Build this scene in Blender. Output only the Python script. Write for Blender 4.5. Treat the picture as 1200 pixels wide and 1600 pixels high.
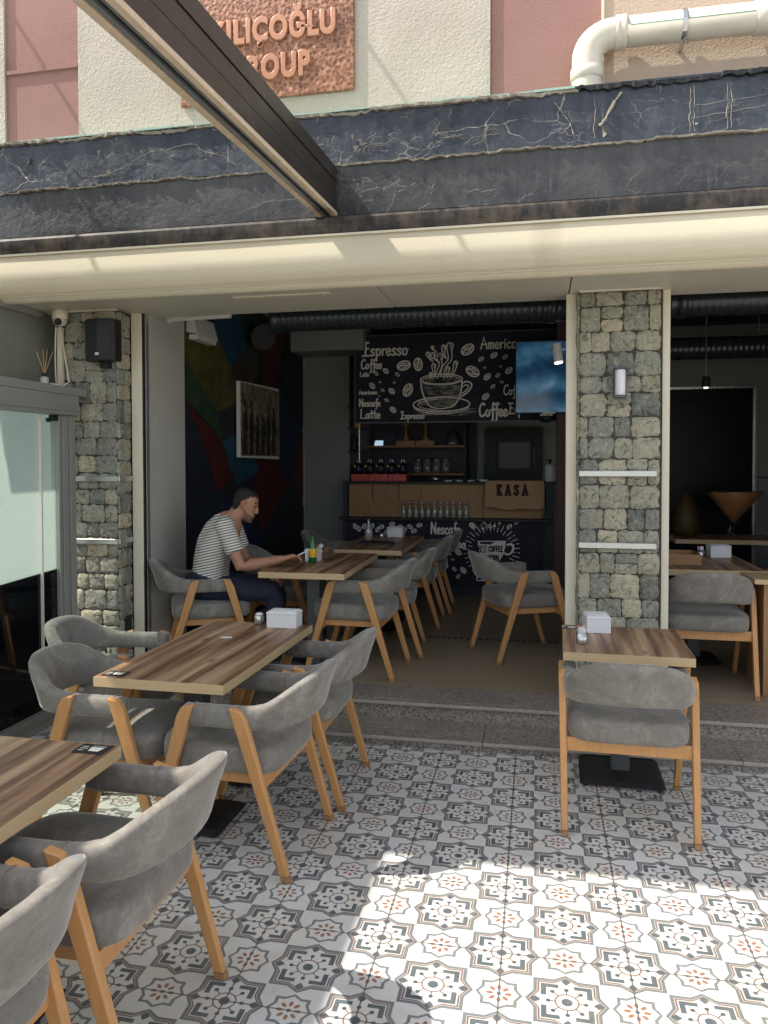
import bpy, bmesh, math, random
from mathutils import Matrix, Vector
import numpy as np

for _o in list(bpy.data.objects): bpy.data.objects.remove(_o)
SC = bpy.context.scene
COL = SC.collection
R = math.radians

# ------------------------------------------------------------------ camera
YAW, PIT, ROL = 0.2087, -0.0261, 0.0023
CPOS = (0.5068, -2.9494, 1.6081)
def rotm(a, b, c):
    Rz = Matrix.Rotation(a, 3, 'Z'); Rx = Matrix.Rotation(b, 3, 'X'); Ry = Matrix.Rotation(c, 3, 'Y')
    return Rz @ Rx @ Ry
_r = rotm(YAW, PIT, ROL)
_cm = Matrix.Identity(4)
for _i in range(3):
    _cm[_i][0] = _r[_i][0]; _cm[_i][1] = _r[_i][2]; _cm[_i][2] = -_r[_i][1]; _cm[_i][3] = CPOS[_i]
cam_d = bpy.data.cameras.new("camera"); cam = bpy.data.objects.new("camera", cam_d); COL.objects.link(cam)
cam.matrix_world = _cm
cam_d.sensor_fit = 'VERTICAL'; cam_d.sensor_height = 36.0; cam_d.sensor_width = 27.0
cam_d.lens = 1221.1668 / 1600.0 * 36.0
cam_d.shift_x = (600 - 579.895) / 1600.0
cam_d.shift_y = -(800 - 752.5685) / 1600.0
cam_d.clip_start = 0.05; cam_d.clip_end = 500.0
SC.camera = cam

# ------------------------------------------------------------------ light
SUN = Vector((-0.74, -0.19, 1.0))            # towards the sun
_el = math.atan2(SUN.z, math.hypot(SUN.x, SUN.y)); _az = math.atan2(SUN.x, SUN.y)
W = bpy.data.worlds.new("World"); SC.world = W; W.use_nodes = True
_nt = W.node_tree; _bg = _nt.nodes['Background']
_sky = _nt.nodes.new('ShaderNodeTexSky'); _sky.sky_type = 'NISHITA'; _sky.sun_disc = False
_sky.sun_elevation = _el; _sky.sun_rotation = _az; _sky.air_density = 1.0; _sky.dust_density = 1.5; _sky.ozone_density = 1.0
_hs = _nt.nodes.new('ShaderNodeHueSaturation'); _hs.inputs['Saturation'].default_value = .42     # hazy, milky summer sky
_nt.links.new(_sky.outputs[0], _hs.inputs['Color']); _nt.links.new(_hs.outputs[0], _bg.inputs[0]); _bg.inputs[1].default_value = 0.15
sd = bpy.data.lights.new("sun", 'SUN'); sd.energy = 3.0; sd.angle = R(0.53); sd.color = (1.0, 0.94, 0.84)
sun = bpy.data.objects.new("sun", sd); COL.objects.link(sun)
sun.rotation_euler = SUN.to_track_quat('Z', 'Y').to_euler(); sun.location = (-4, -3, 9)
SC.view_settings.view_transform = 'Standard'; SC.view_settings.look = 'None'
SC.view_settings.exposure = 1.12; SC.view_settings.gamma = 1.0
SC.cycles.use_denoising = True
SC.cycles.max_bounces = 12; SC.cycles.diffuse_bounces = 6; SC.cycles.transparent_max_bounces = 12
SC.cycles.caustics_reflective = False; SC.cycles.caustics_refractive = False
SC.cycles.sample_clamp_indirect = 8.0

U = 0.165          # cafe floor level
rnd = random.Random(7)

# ------------------------------------------------------------------ node helpers
class NB:
    """tiny expression builder on a material's node tree"""
    def __init__(s, name):
        s.m = bpy.data.materials.new(name); s.m.use_nodes = True
        s.t = s.m.node_tree; s.p = s.t.nodes['Principled BSDF']; s.out = s.t.nodes['Material Output']
        s.tc = s.t.nodes.new('ShaderNodeTexCoord')
    def n(s, k, **kw):
        x = s.t.nodes.new(k)
        for a, v in kw.items(): setattr(x, a, v)
        return x
    def put(s, sock, v):
        if isinstance(v, X): v = v.s
        if isinstance(v, bpy.types.NodeSocket): s.t.links.new(v, sock)
        elif isinstance(v, (tuple, list)) and len(v) == 3 and sock.type == 'RGBA': sock.default_value = (*v, 1)
        else: sock.default_value = v
    def math(s, op, *a, clamp=False):
        x = s.n('ShaderNodeMath', operation=op, use_clamp=clamp)
        for i, v in enumerate(a): s.put(x.inputs[i], v)
        return X(s, x.outputs[0])
    def sep(s, v=None):
        x = s.n('ShaderNodeSeparateXYZ'); s.put(x.inputs[0], v or s.tc.outputs['Object'])
        return [X(s, o) for o in x.outputs]
    def comb(s, a, b, c):
        x = s.n('ShaderNodeCombineXYZ')
        for i, v in enumerate((a, b, c)): s.put(x.inputs[i], v)
        return x.outputs[0]
    def mapping(s, scale=(1, 1, 1), rot=(0, 0, 0), loc=(0, 0, 0), v=None):
        x = s.n('ShaderNodeMapping'); s.put(x.inputs[0], v or s.tc.outputs['Object'])
        x.inputs['Scale'].default_value = scale; x.inputs['Rotation'].default_value = rot; x.inputs['Location'].default_value = loc
        return x.outputs[0]
    def noise(s, scale=5, detail=4, rough=.55, v=None, dist=0, col=False):
        x = s.n('ShaderNodeTexNoise'); s.put(x.inputs['Vector'], v or s.tc.outputs['Object'])
        x.inputs['Scale'].default_value = scale; x.inputs['Detail'].default_value = detail
        x.inputs['Roughness'].default_value = rough; x.inputs['Distortion'].default_value = dist
        return x.outputs['Color'] if col else X(s, x.outputs[0])
    def voro(s, scale=5, feature='F1', v=None, rand=1.0, out='Distance'):
        x = s.n('ShaderNodeTexVoronoi', feature=feature); s.put(x.inputs['Vector'], v or s.tc.outputs['Object'])
        x.inputs['Scale'].default_value = scale; x.inputs['Randomness'].default_value = rand
        return X(s, x.outputs[out])
    def ramp(s, f, *stops, interp='LINEAR'):
        x = s.n('ShaderNodeValToRGB'); x.color_ramp.interpolation = interp; e = x.color_ramp.elements
        while len(e) < len(stops): e.new(.5)
        for i, (p, c) in enumerate(stops):
            e[i].position = p; e[i].color = (*c, 1) if not isinstance(c, (int, float)) else (c, c, c, 1)
        s.put(x.inputs[0], f); return X(s, x.outputs[0])
    def mix(s, f, a, b, mode='MIX'):
        x = s.n('ShaderNodeMix', data_type='RGBA', blend_type=mode)
        s.put(x.inputs[0], f); s.put(x.inputs[6], a); s.put(x.inputs[7], b); return X(s, x.outputs[2])
    def bump(s, h, strength=.3, dist=.01, normal=None):
        x = s.n('ShaderNodeBump'); s.put(x.inputs['Height'], h); x.inputs['Strength'].default_value = strength
        x.inputs['Distance'].default_value = dist
        if normal is not None: s.put(x.inputs['Normal'], normal)
        return X(s, x.outputs[0])
    def set(s, **kw):
        nm = dict(color='Base Color', rough='Roughness', metal='Metallic', spec='Specular IOR Level', normal='Normal',
                  sheen='Sheen Weight', sheen_rough='Sheen Roughness', emit='Emission Color', estr='Emission Strength', alpha='Alpha',
                  trans='Transmission Weight', coat='Coat Weight', ior='IOR')
        for k, v in kw.items(): s.put(s.p.inputs[nm[k]], v)
        return s
class X:
    def __init__(s, b, sock): s.b, s.s = b, sock
    def __add__(s, o): return s.b.math('ADD', s, o)
    def __radd__(s, o): return s.b.math('ADD', s, o)
    def __sub__(s, o): return s.b.math('SUBTRACT', s, o)
    def __rsub__(s, o): return s.b.math('SUBTRACT', o, s)
    def __mul__(s, o): return s.b.math('MULTIPLY', s, o)
    def __rmul__(s, o): return s.b.math('MULTIPLY', s, o)
    def __truediv__(s, o): return s.b.math('DIVIDE', s, o)
    def abs(s): return s.b.math('ABSOLUTE', s)
    def round(s): return s.b.math('ROUND', s)
    def floor(s): return s.b.math('FLOOR', s)
    def lt(s, o): return s.b.math('LESS_THAN', s, o)
    def gt(s, o): return s.b.math('GREATER_THAN', s, o)
    def min(s, o): return s.b.math('MINIMUM', s, o)
    def max(s, o): return s.b.math('MAXIMUM', s, o)
    def sqrt(s): return s.b.math('SQRT', s)
    def clamp(s): return s.b.math('ADD', s, 0.0, clamp=True)
    def band(s, a, b): return s.gt(a) * s.lt(b)

def plain(name, color, rough=.6, metal=0, var=.12, vs=6, bump=0, bs=60, spec=.5, sheen=0, coat=0):
    b = NB(name)
    n = b.noise(vs, 5, .6)
    f = (n - .5) * (2 * var) + 1.0
    c = b.mix(1.0, color, b.comb(f, f, f), 'MULTIPLY')
    b.set(color=c, rough=b.math('ADD', (b.noise(vs * 2.3, 3) - .5) * .18, rough, clamp=True), metal=metal, spec=spec, sheen=sheen, coat=coat)
    if bump: b.set(normal=b.bump(b.noise(bs, 4, .6), bump, .01))
    return b.m
def emitm(name, color, strength):
    b = NB(name); b.set(color=(0, 0, 0), emit=color, estr=strength); return b.m

# ------------------------------------------------------------------ mesh helpers
class MB:
    def __init__(s): s.v = []; s.f = []; s.mi = []
    def add(s, vs, fs, m=0):
        o = len(s.v); s.v += [tuple(map(float, p)) for p in vs]
        s.f += [tuple(i + o for i in f) for f in fs]; s.mi += [m] * len(fs); return s
    def box(s, x0, x1, y0, y1, z0, z1, m=0):
        return s.hexa([(x0, y0, z0), (x1, y0, z0), (x1, y1, z0), (x0, y1, z0), (x0, y0, z1), (x1, y0, z1), (x1, y1, z1), (x0, y1, z1)], m)
    def hexa(s, p, m=0):
        return s.add(p, [(3, 2, 1, 0), (4, 5, 6, 7), (0, 1, 5, 4), (1, 2, 6, 5), (2, 3, 7, 6), (3, 0, 4, 7)], m)
    def rings(s, rings, closed=True, caps=True, m=0):
        n = len(rings[0]); vs = [p for r in rings for p in r]; fs = []
        for i in range(len(rings) - 1):
            for j in range(n if closed else n - 1):
                k = (j + 1) % n
                fs.append((i * n + j, i * n + k, (i + 1) * n + k, (i + 1) * n + j))
        if caps and closed:
            fs.append(tuple(range(n - 1, -1, -1))); fs.append(tuple((len(rings) - 1) * n + j for j in range(n)))
        return s.add(vs, fs, m)
    def tube(s, path, rad, n=10, m=0, round_caps=False, flat=1.0):
        P = [Vector(p) for p in path]; rr = rad if isinstance(rad, (list, tuple)) else [rad] * len(P)
        rr = list(rr)
        if round_caps:
            def cap(p, d, r): return [(p + d * (r * math.sin(t)), r * math.cos(t)) for t in (R(80), R(55), R(28))]
            a = cap(P[0], (P[0] - P[1]).normalized(), rr[0]); b = cap(P[-1], (P[-1] - P[-2]).normalized(), rr[-1])
            P = [q for q, _ in a] + P + [q for q, _ in b[::-1]]; rr = [q for _, q in a] + rr + [q for _, q in b[::-1]]
        rings = []; up = None
        for i, p in enumerate(P):
            d = (P[min(i + 1, len(P) - 1)] - P[max(i - 1, 0)]).normalized()
            if up is None: up = Vector((0, 0, 1)) if abs(d.z) < .9 else Vector((1, 0, 0))
            a = d.cross(up).normalized(); u = a.cross(d).normalized(); up = u
            rings.append([p + (a * math.cos(t) + u * (math.sin(t) * flat)) * rr[i] for t in [2 * math.pi * k / n for k in range(n)]])
        return s.rings(rings, m=m)
    def lathe(s, prof, c=(0, 0, 0), n=24, m=0, axis='z'):
        rings = []
        for r, z in prof:
            ring = []
            for k in range(n):
                t = 2 * math.pi * k / n; x, y = r * math.cos(t), r * math.sin(t)
                if axis == 'z': q = (c[0] + x, c[1] + y, c[2] + z)
                elif axis == 'x': q = (c[0] + z, c[1] + x, c[2] + y)
                else: q = (c[0] + x, c[1] - z, c[2] + y)
                ring.append(q)
            rings.append(ring)
        return s.rings(rings, m=m)
    def prism(s, poly, d, m=0):
        """planar polygon (3-D points) extruded by vector d"""
        n = len(poly); q = [(p[0] + d[0], p[1] + d[1], p[2] + d[2]) for p in poly]
        fs = [tuple(range(n)), tuple(range(2 * n - 1, n - 1, -1))] + [(i, i + n, (i + 1) % n + n, (i + 1) % n) for i in range(n)]
        return s.add(list(poly) + q, fs, m)
    def build(s, name, mats, parent=None, smooth=False, bevel=0, local=False, seg=2, angle=35):
        me = bpy.data.meshes.new(name); off = Vector(parent.location) if (parent is not None and not local) else Vector()
        if parent is not None and not local:
            q = parent.parent
            while q is not None: off = off + Vector(q.location); q = q.parent
        me.from_pydata([tuple(Vector(p) - off) for p in s.v], [], s.f)
        mats = mats if isinstance(mats, (list, tuple)) else [mats]
        for mm in mats: me.materials.append(mm)
        me.polygons.foreach_set('material_index', s.mi)
        bm = bmesh.new(); bm.from_mesh(me); bmesh.ops.recalc_face_normals(bm, faces=bm.faces); bm.to_mesh(me); bm.free()
        if smooth:
            me.polygons.foreach_set('use_smooth', [True] * len(me.polygons))
        me.update()
        o = bpy.data.objects.new(name, me); COL.objects.link(o)
        if parent is not None: o.parent = parent
        if bevel:
            bv = o.modifiers.new('bevel', 'BEVEL'); bv.width = bevel; bv.segments = seg; bv.limit_method = 'ANGLE'; bv.angle_limit = R(angle)
            if smooth is False:
                me.polygons.foreach_set('use_smooth', [True] * len(me.polygons)); bv.harden_normals = True
        return o

def thing(name, label, cat, loc=(0, 0, 0), rz=0, group=None):
    o = bpy.data.objects.new(name, None); COL.objects.link(o); o.empty_display_size = .1
    o.location = loc; o.rotation_euler = (0, 0, rz); return tag(o, label, cat, group)
def tag(o, label, cat, group=None):
    o['label'] = label; o['category'] = cat
    if group: o['group'] = group
    return o
def structure(o): o['kind'] = 'structure'; return o
def dup(root, loc, rz, label, group=None):
    r = root.copy(); COL.objects.link(r); r.location = loc; r.rotation_euler = (0, 0, rz); r['label'] = label
    if group: r['group'] = group
    for ch in root.children:
        c = ch.copy(); COL.objects.link(c); c.parent = r
        for g in ch.children:
            d = g.copy(); COL.objects.link(d); d.parent = c
    return r
def catmull(pts, k=5):
    if len(pts) < 3: return list(pts)
    P = [np.array(p, float) for p in pts]; P = [2 * P[0] - P[1]] + P + [2 * P[-1] - P[-2]]; out = []
    for i in range(1, len(P) - 2):
        for j in range(k):
            t = j / k; a, b, c, d = P[i - 1:i + 3]
            out.append(tuple(.5 * (2 * b + (c - a) * t + (2 * a - 5 * b + 4 * c - d) * t * t + (3 * b - a - 3 * c + d) * t ** 3)))
    out.append(tuple(P[-2])); return out

# ------------------------------------------------------------------ materials
def mat_tile():
    b = NB('cement tile'); x, y, z = b.sep(); a = .2
    u, v = x / a, y / a
    p, q = (u + v) * .5, (u - v) * .5
    def motif(s, dp):
        fp = p - dp; fq = q - dp; fp = fp - fp.round(); fq = fq - fq.round()
        return (fp + fq).abs() / s, (fp - fq).abs() / s
    A, B = motif(.456, 0.0)
    mx, mn = A.max(B), A.min(B); f = mx.min(mx + mn * .66 - .27); r = (A * A + B * B).sqrt()
    speck = b.noise(420, 2, .7).gt(.46)
    outer = f.band(.955, 1.078) * (speck * .35 + .65)
    red = f.band(.875, .938)
    L = mx.band(.655, .832) * mn.gt(.25)
    dia = ((mx - 1.01).abs() * .85 + mn).lt(.155)
    ball = (((mx - .60) * (mx - .60) + mn * mn).sqrt().lt(.078)).max((((A - .455) * (A - .455) + (B - .455) * (B - .455)).sqrt()).lt(.078))
    spoke = (mn.lt(.02) * mx.band(.39, .6)).max((A - B).abs().lt(.028) * r.band(.39, .62))
    ring = r.band(.345, .398); disc = r.lt(.18)
    # the small star sits half a lattice step away
    def small(dp, dq):
        fp = p - dp; fq = q - dq; fp = fp - fp.round(); fq = fq - fq.round()
        C, D = (fp + fq).abs() / .25, (fp - fq).abs() / .25
        mx, mn = C.max(D), C.min(D); f = mx.min(mx + mn * .66 - .33); r = (C * C + D * D).sqrt()
        out = f.band(.875, 1.085)
        e1 = ((mx - .56) * (mx - .56) / .046 + mn * mn / .015).lt(1.0)
        da = (C + D) * .7071; db = (C - D).abs() * .7071
        e2 = ((da - .56) * (da - .56) / .046 + db * db / .015).lt(1.0)
        return out, e1.max(e2), r.lt(.14)
    s1 = small(.5, .5)
    so, pe, sdisc = s1[0] * (speck * .5 + .5), s1[1], s1[2]
    n = b.noise(2.2, 6, .65); n2 = b.noise(9, 5, .6)
    tu, tv = (u * .5).floor(), (v * .5).floor()
    wn = b.n('ShaderNodeTexWhiteNoise'); b.put(wn.inputs[0], b.comb(tu, tv, 0.0)); tn = X(b, wn.outputs[0])
    white = b.mix(tn * .6, (.70, .695, .68), (.65, .625, .555))
    white = b.mix(b.ramp(n, (.42, 0.0), (.70, .62)), white, (.62, .565, .44))
    slate = b.mix(n2, (.062, .082, .098), (.115, .142, .155))
    col = white
    col = b.mix(so.max(outer) * .95, col, (.10, .115, .13))
    col = b.mix(red.max(ring) * .92, col, b.mix(n2, (.22, .095, .06), (.14, .085, .07)))
    col = b.mix(L.max(dia).max(disc).max(sdisc) * .96, col, slate)
    col = b.mix(ball.max(spoke) * .95, col, (.07, .072, .078))
    col = b.mix(pe * .92, col, b.mix(n2, (.36, .125, .06), (.25, .10, .06)))
    gu = (u - (u * .5).round() * 2.0).abs(); gv = (v - (v * .5).round() * 2.0).abs()
    g = gu.min(gv); grout = g.lt(.0135)
    col = b.mix(grout * .85, col, (.11, .1, .095))
    dirt = b.ramp(b.noise(5, 9, .74), (.50, 0.0), (.78, .45))
    col = b.mix(dirt, col, (.36, .32, .25))
    b.set(color=col, rough=b.math('ADD', n2 * .3, .28), spec=.45, normal=b.bump(b.math('MULTIPLY', grout, -1.0), .35, .002))
    return b.m
M = {}
M['tile'] = mat_tile()

def mat_walnut(name, sc=1.0):
    b = NB(name); x, y, z = b.sep()
    w = b.noise(1.6, 3, .5, v=b.mapping((2.2, .5, 1)), dist=.6)
    xs = x * 1.0 + (w - .5) * .06
    board = b.noise(1, 2, .5, v=b.comb(xs * 17.0, y * .7, 0.0))
    grain = b.noise(1, 6, .65, v=b.comb(xs * 120.0, y * 3.0, 0.0))
    streak = b.noise(1, 4, .6, v=b.comb(xs * 42.0, y * 1.1, 3.0))
    f = board * 1.25 + streak * .65 + grain * .2 - .54
    c = b.ramp(f, (.27, (.07, .035, .019)), (.42, (.185, .097, .054)), (.53, (.285, .163, .092)), (.64, (.40, .255, .15)), (.82, (.50, .36, .225)))
    kn = b.voro(3.1, v=b.mapping((1.3, .55, 1)))
    c = b.mix(b.ramp(kn, (.03, .8), (.1, 0.0)), c, (.05, .028, .018))
    b.set(color=c, rough=b.math('ADD', grain * .2, .3), spec=.45, normal=b.bump(grain, .08, .002))
    return b.m
M['walnut'] = mat_walnut('walnut tabletop')
def mat_wood(name, c0, c1, axis='y', sc=1.0, rough=.5, gr=60):
    b = NB(name); x, y, z = b.sep()
    if axis == 'y': v = b.comb(x * gr, y * 3.0, z * gr)
    elif axis == 'x': v = b.comb(x * 3.0, y * gr, z * gr)
    else: v = b.comb(x * gr, y * gr, z * 3.0)
    g = b.noise(sc, 5, .6, v=v, dist=.4); n = b.noise(3, 4)
    c = b.mix((g * .75 + n * .45 - .1).clamp(), c0, c1)
    b.set(color=c, rough=rough, spec=.4, normal=b.bump(g, .06, .002)); return b.m
M['beech'] = mat_wood('beech chair wood', (.40, .185, .062), (.68, .37, .15), 'z', gr=45, rough=.42)
M['edge'] = mat_wood('pale wood edge band', (.42, .29, .15), (.62, .47, .28), 'x', gr=90)
M['pad'] = plain('scuffed foot pad', (.33, .18, .08), .8, var=.3, vs=40)
def mat_velvet():
    b = NB('grey velvet'); oi = b.n('ShaderNodeObjectInfo')
    vec = b.n('ShaderNodeVectorMath', operation='ADD'); b.put(vec.inputs[0], b.tc.outputs['Object']); 
    off = X(b, oi.outputs['Random']) * 30.0
    b.put(vec.inputs[1], b.comb(off, off, off)); V = vec.outputs[0]
    n = b.noise(4.5, 7, .72, v=V, dist=1.8); n2 = b.noise(30, 5, .65, v=V, dist=2.0)
    f = n * .72 + n2 * .3
    c = b.ramp(f, (.30, (.138, .125, .108)), (.52, (.215, .198, .174)), (.70, (.33, .305, .268)))
    b.set(color=c, rough=.88, spec=.25, sheen=.65, sheen_rough=.3, normal=b.bump(b.noise(240, 3, .6, v=V) + n2 * .6, .12, .004))
    return b.m
M['velvet'] = mat_velvet()
M['black'] = plain('black metal', (.012, .012, .013), .6, var=.3, vs=12)
M['slatemetal'] = plain('slate grey metal', (.075, .08, .09), .42, .0, var=.15)
def mat_roughcast(name, c, var=.16, strength=1.0, sc=34, stain=None):
    b = NB(name); n = b.noise(3.0, 6, .6)
    sc = sc * 1.9; h = b.noise(sc, 6, .66) ; v = b.voro(sc * 1.3, 'SMOOTH_F1')
    f = (n - .5) * (2 * var) + 1.0
    col = b.mix(1.0, c, b.comb(f, f, f), 'MULTIPLY')
    if stain: col = b.mix(b.ramp(b.noise(2.0, 5, .6, v=b.mapping((3, 3, .5))), (.5, 0.0), (.75, .55)), col, stain)
    b.set(color=col, rough=.92, spec=.2, normal=b.bump(h * .8 + v * .35, strength, .009)); return b.m
M['cast_white'] = mat_roughcast('white roughcast', (.55, .495, .425), .18, 1.0, 30, (.47, .42, .33))
M['cast_pink'] = mat_roughcast('dusty pink roughcast', (.36, .205, .18), .12, .55, 60)
M['cast_peach'] = mat_roughcast('peach roughcast', (.54, .43, .335), .10, .8, 36)
M['cast_grey'] = mat_roughcast('grey roughcast', (.50, .48, .43), .10, .6, 55)
M['olive'] = mat_roughcast('olive grey render', (.235, .24, .195), .08, .15, 40)
M['granite'] = None
def mat_granite():
    b = NB('speckled granite'); v = b.voro(190, out='Color'); s = b.sep(v.s)[0]; v2 = b.voro(75, out='Color'); s2 = b.sep(v2.s)[1]
    n = b.noise(3, 5, .6)
    c = b.ramp(s * .65 + s2 * .35, (.10, (.04, .035, .03)), (.28, (.20, .17, .15)), (.62, (.31, .27, .235)), (.9, (.46, .42, .37)))
    c = b.mix(b.ramp(n, (.4, 0.0), (.75, .4)), c, (.15, .13, .11))
    b.set(color=c, rough=b.math('ADD', n * .3, .3), spec=.5); return b.m
M['granite'] = mat_granite()
M['nosing'] = plain('worn pale step edge', (.36, .33, .29), .7, var=.35, vs=30)
def mat_floorwood():
    b = NB('oak laminate floor'); x, y, z = b.sep()
    row = (y / .19).floor(); wn = b.n('ShaderNodeTexWhiteNoise'); wn.noise_dimensions = '1D'; b.put(wn.inputs['W'], row); rn = X(b, wn.outputs[0])
    g = b.noise(1, 6, .62, v=b.comb(x * 3.0 + rn * 40.0, y * 60.0, 0.0), dist=.5)
    n = b.noise(1.0, 4, .6, v=b.comb(x * 1.2 + rn * 20.0, y * 9.0, 0.0))
    c = b.mix((g * .5 + n * .6 - .05).clamp(), (.19, .14, .09), (.44, .355, .25))
    fy = (y / .19 - (y / .19).round()).abs().lt(.006)
    xx = x / 1.2 + rn; fx = (xx - xx.round()).abs().lt(.0016)
    c = b.mix(fy.max(fx) * .7, c, (.05, .04, .03))
    b.set(color=c, rough=b.math('ADD', g * .2, .36), spec=.4, normal=b.bump(g, .05, .002)); return b.m
M['floorwood'] = mat_floorwood()
M['asphalt'] = plain('pale street paving', (.42, .39, .34), .9, var=.2, vs=3, bump=.3)
M['cream_metal'] = plain('cream painted post', (.72, .66, .52), .5, var=.12, vs=7)
M['soffit'] = plain('cream soffit panel', (.63, .595, .49), .42, var=.05, vs=3)
M['alu'] = plain('brushed aluminium strip', (.52, .53, .50), .32, .75, var=.12, vs=20)
M['dooralu'] = plain('grey aluminium profile', (.30, .30, .275), .45, .15, var=.08)
M['rail'] = plain('dark bronze aluminium rail', (.034, .028, .023), .42, .1, var=.15, vs=5)
M['railpale'] = plain('cream rail gasket', (.66, .52, .38), .6, var=.2, vs=20)
M['railgrey'] = plain('grey rail channel', (.22, .23, .24), .35, .3, var=.15)
def mat_fabric():
    b = NB('cream canopy fabric'); x, y, z = b.sep()
    n = b.noise(2.2, 6, .62, v=b.mapping((1.2, 1, 2.5))); 
    k = 210.0
    wx = b.math('SINE', (x + z * .25) * k); wz = b.math('SINE', (z * 1.0 + y * .6) * k)
    weave = (wx * wz) * .5 + .5
    top = b.ramp(z, (0.0, 0.0), (1.0, 1.0))
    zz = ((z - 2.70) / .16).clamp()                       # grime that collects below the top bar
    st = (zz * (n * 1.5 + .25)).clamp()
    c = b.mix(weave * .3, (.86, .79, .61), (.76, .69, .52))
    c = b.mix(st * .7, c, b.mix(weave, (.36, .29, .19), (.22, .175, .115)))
    c = b.mix(b.ramp(b.noise(1.1, 3, .5, v=b.mapping((2.5, 1, 1))), (.62, 0.0), (.8, .35)), c, (.35, .28, .19))
    b.set(color=c, rough=.8, spec=.25, normal=b.bump(weave, .15, .002)); 
    tr = b.n('ShaderNodeBsdfTranslucent'); b.put(tr.inputs[0], c)
    mx = b.n('ShaderNodeMixShader'); mx.inputs[0].default_value = .3
    b.t.links.new(b.p.outputs[0], mx.inputs[1]); b.t.links.new(tr.outputs[0], mx.inputs[2]); b.t.links.new(mx.outputs[0], b.out.inputs[0])
    return b.m
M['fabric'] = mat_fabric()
def mat_parapet(name, base, dust, crack=.6):
    b = NB(name); x, y, z = b.sep()
    n = b.noise(2.4, 7, .65); n2 = b.noise(14, 5, .65)
    drip = b.noise(1, 5, .6, v=b.comb(x * 16.0, 0.0, z * 1.6))
    c = b.mix(b.ramp(n * .55 + n2 * .25 + drip * .25, (.42, 0.0), (.68, .95)), base, dust)
    wv = b.n('ShaderNodeVectorMath', operation='ADD'); b.put(wv.inputs[0], b.mapping((1.5, 1, 2.6))); 
    wsc = b.n('ShaderNodeVectorMath', operation='SCALE'); b.put(wsc.inputs[0], b.noise(5, 3, col=True)); wsc.inputs['Scale'].default_value = .28; b.put(wv.inputs[1], wsc.outputs[0])
    e = b.voro(2.1, 'DISTANCE_TO_EDGE', v=wv.outputs[0]); e2 = b.voro(5.5, 'DISTANCE_TO_EDGE', v=wv.outputs[0])
    mask = b.ramp(b.noise(1.3, 3, .5), (.46, 0.0), (.56, 1.0)); mask2 = b.ramp(b.noise(1.9, 3, .5, v=b.mapping(loc=(7, 3, 1))), (.5, 0.0), (.6, 1.0))
    cr = (e.lt(.009) * mask).max(e2.lt(.010) * mask2) * b.ramp(b.noise(7, 3), (.40, 0.0), (.55, 1.0)) * crack
    c = b.mix(cr, c, (.42, .38, .31))
    run = b.noise(1, 2, .4, v=b.comb(x * 42.0, 4.0, z * .5)); rm = b.noise(2.2, 4, .6, v=b.mapping((1, 1, 2.5)))
    c = b.mix(b.ramp(run, (.69, 0.0), (.74, .75)) * b.ramp(rm, (.46, 0.0), (.60, 1.0)), c, (.33, .31, .28))
    sp = b.voro(42); c = b.mix(sp.lt(.055) * b.noise(3, 2).gt(.54) * .9, c, (.6, .58, .52))
    b.set(color=c, rough=b.math('ADD', n2 * .35, .22), spec=.5, normal=b.bump(n2 * .7 + cr * .6 + n * .9, .7, .016)); return b.m
M['par1'] = mat_parapet('peeling blue black coating', (.012, .018, .032), (.075, .085, .102), .75)
M['par2'] = mat_parapet('weathered charcoal coating', (.020, .022, .027), (.10, .097, .094), .15)
M['lip'] = plain('torn pale flashing edge', (.30, .27, .22), .85, var=.5, vs=14, bump=.5)
M['mint'] = plain('mint green flashing', (.36, .50, .43), .7, var=.35, vs=7)
def mat_gutter():
    b = NB('rust stained dark bar'); x, y, z = b.sep(); n = b.noise(5, 7, .7); d = b.noise(1, 5, .65, v=b.comb(x * 30.0, 0.0, z * 12.0))
    c = b.mix(b.ramp(n * .8 + d * .3, (.50, 0.0), (.75, .8)), (.022, .021, .022), (.20, .15, .10))
    b.set(color=c, rough=.55, spec=.4, normal=b.bump(n, .3, .006)); return b.m
M['gutter'] = mat_gutter()
def mat_copper():
    b = NB('hammered copper plate'); v = b.voro(46, 'SMOOTH_F1'); n = b.noise(60, 4, .7); n2 = b.noise(4, 5)
    f = v * .8 + n * .35
    c = b.ramp(f, (.2, (.07, .028, .016)), (.45, (.27, .115, .062)), (.75, (.50, .26, .165)))
    c = b.mix(b.ramp(n2, (.5, 0.0), (.75, .5)), c, (.13, .07, .045))
    b.set(color=c, rough=.42, metal=.2, normal=b.bump(f, .7, .008)); return b.m
M['copper'] = mat_copper()
M['copperletter'] = plain('polished copper letters', (.58, .29, .18), .36, .35, var=.15, vs=20)
M['pvc'] = plain('weathered white drain pipe', (.70, .66, .56), .38, var=.16, vs=5)
M['pvcgreen'] = plain('green pipe stripe', (.05, .26, .19), .5)
def mat_stone():
    b = NB('rubble stone cladding'); at = b.n('ShaderNodeAttribute', attribute_name='tone'); t = X(b, at.outputs['Fac'])
    n = b.noise(20, 10, .70, dist=1.3); n2 = b.noise(85, 6, .72, dist=.8); n3 = b.noise(6, 4, .6)
    c = b.ramp(t, (0.0, (.30, .32, .275)), (.35, (.48, .485, .40)), (.65, (.66, .62, .47)), (1.0, (.84, .75, .54)))
    c = b.mix(b.ramp(n3, (.48, 0.0), (.68, .35)), c, (.50, .42, .25))
    f = n * .75 + n2 * .25
    c = b.mix(b.ramp(f, (.36, .88), (.475, 0.0)), c, (.035, .038, .032))
    c = b.mix(b.ramp(f, (.53, 0.0), (.65, .85)), c, (.84, .80, .64))
    b.set(color=c, rough=.85, spec=.25, normal=b.bump(n * 1.6 + n2 * .6, 1.0, .03)); return b.m
M['stone'] = mat_stone()
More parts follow.
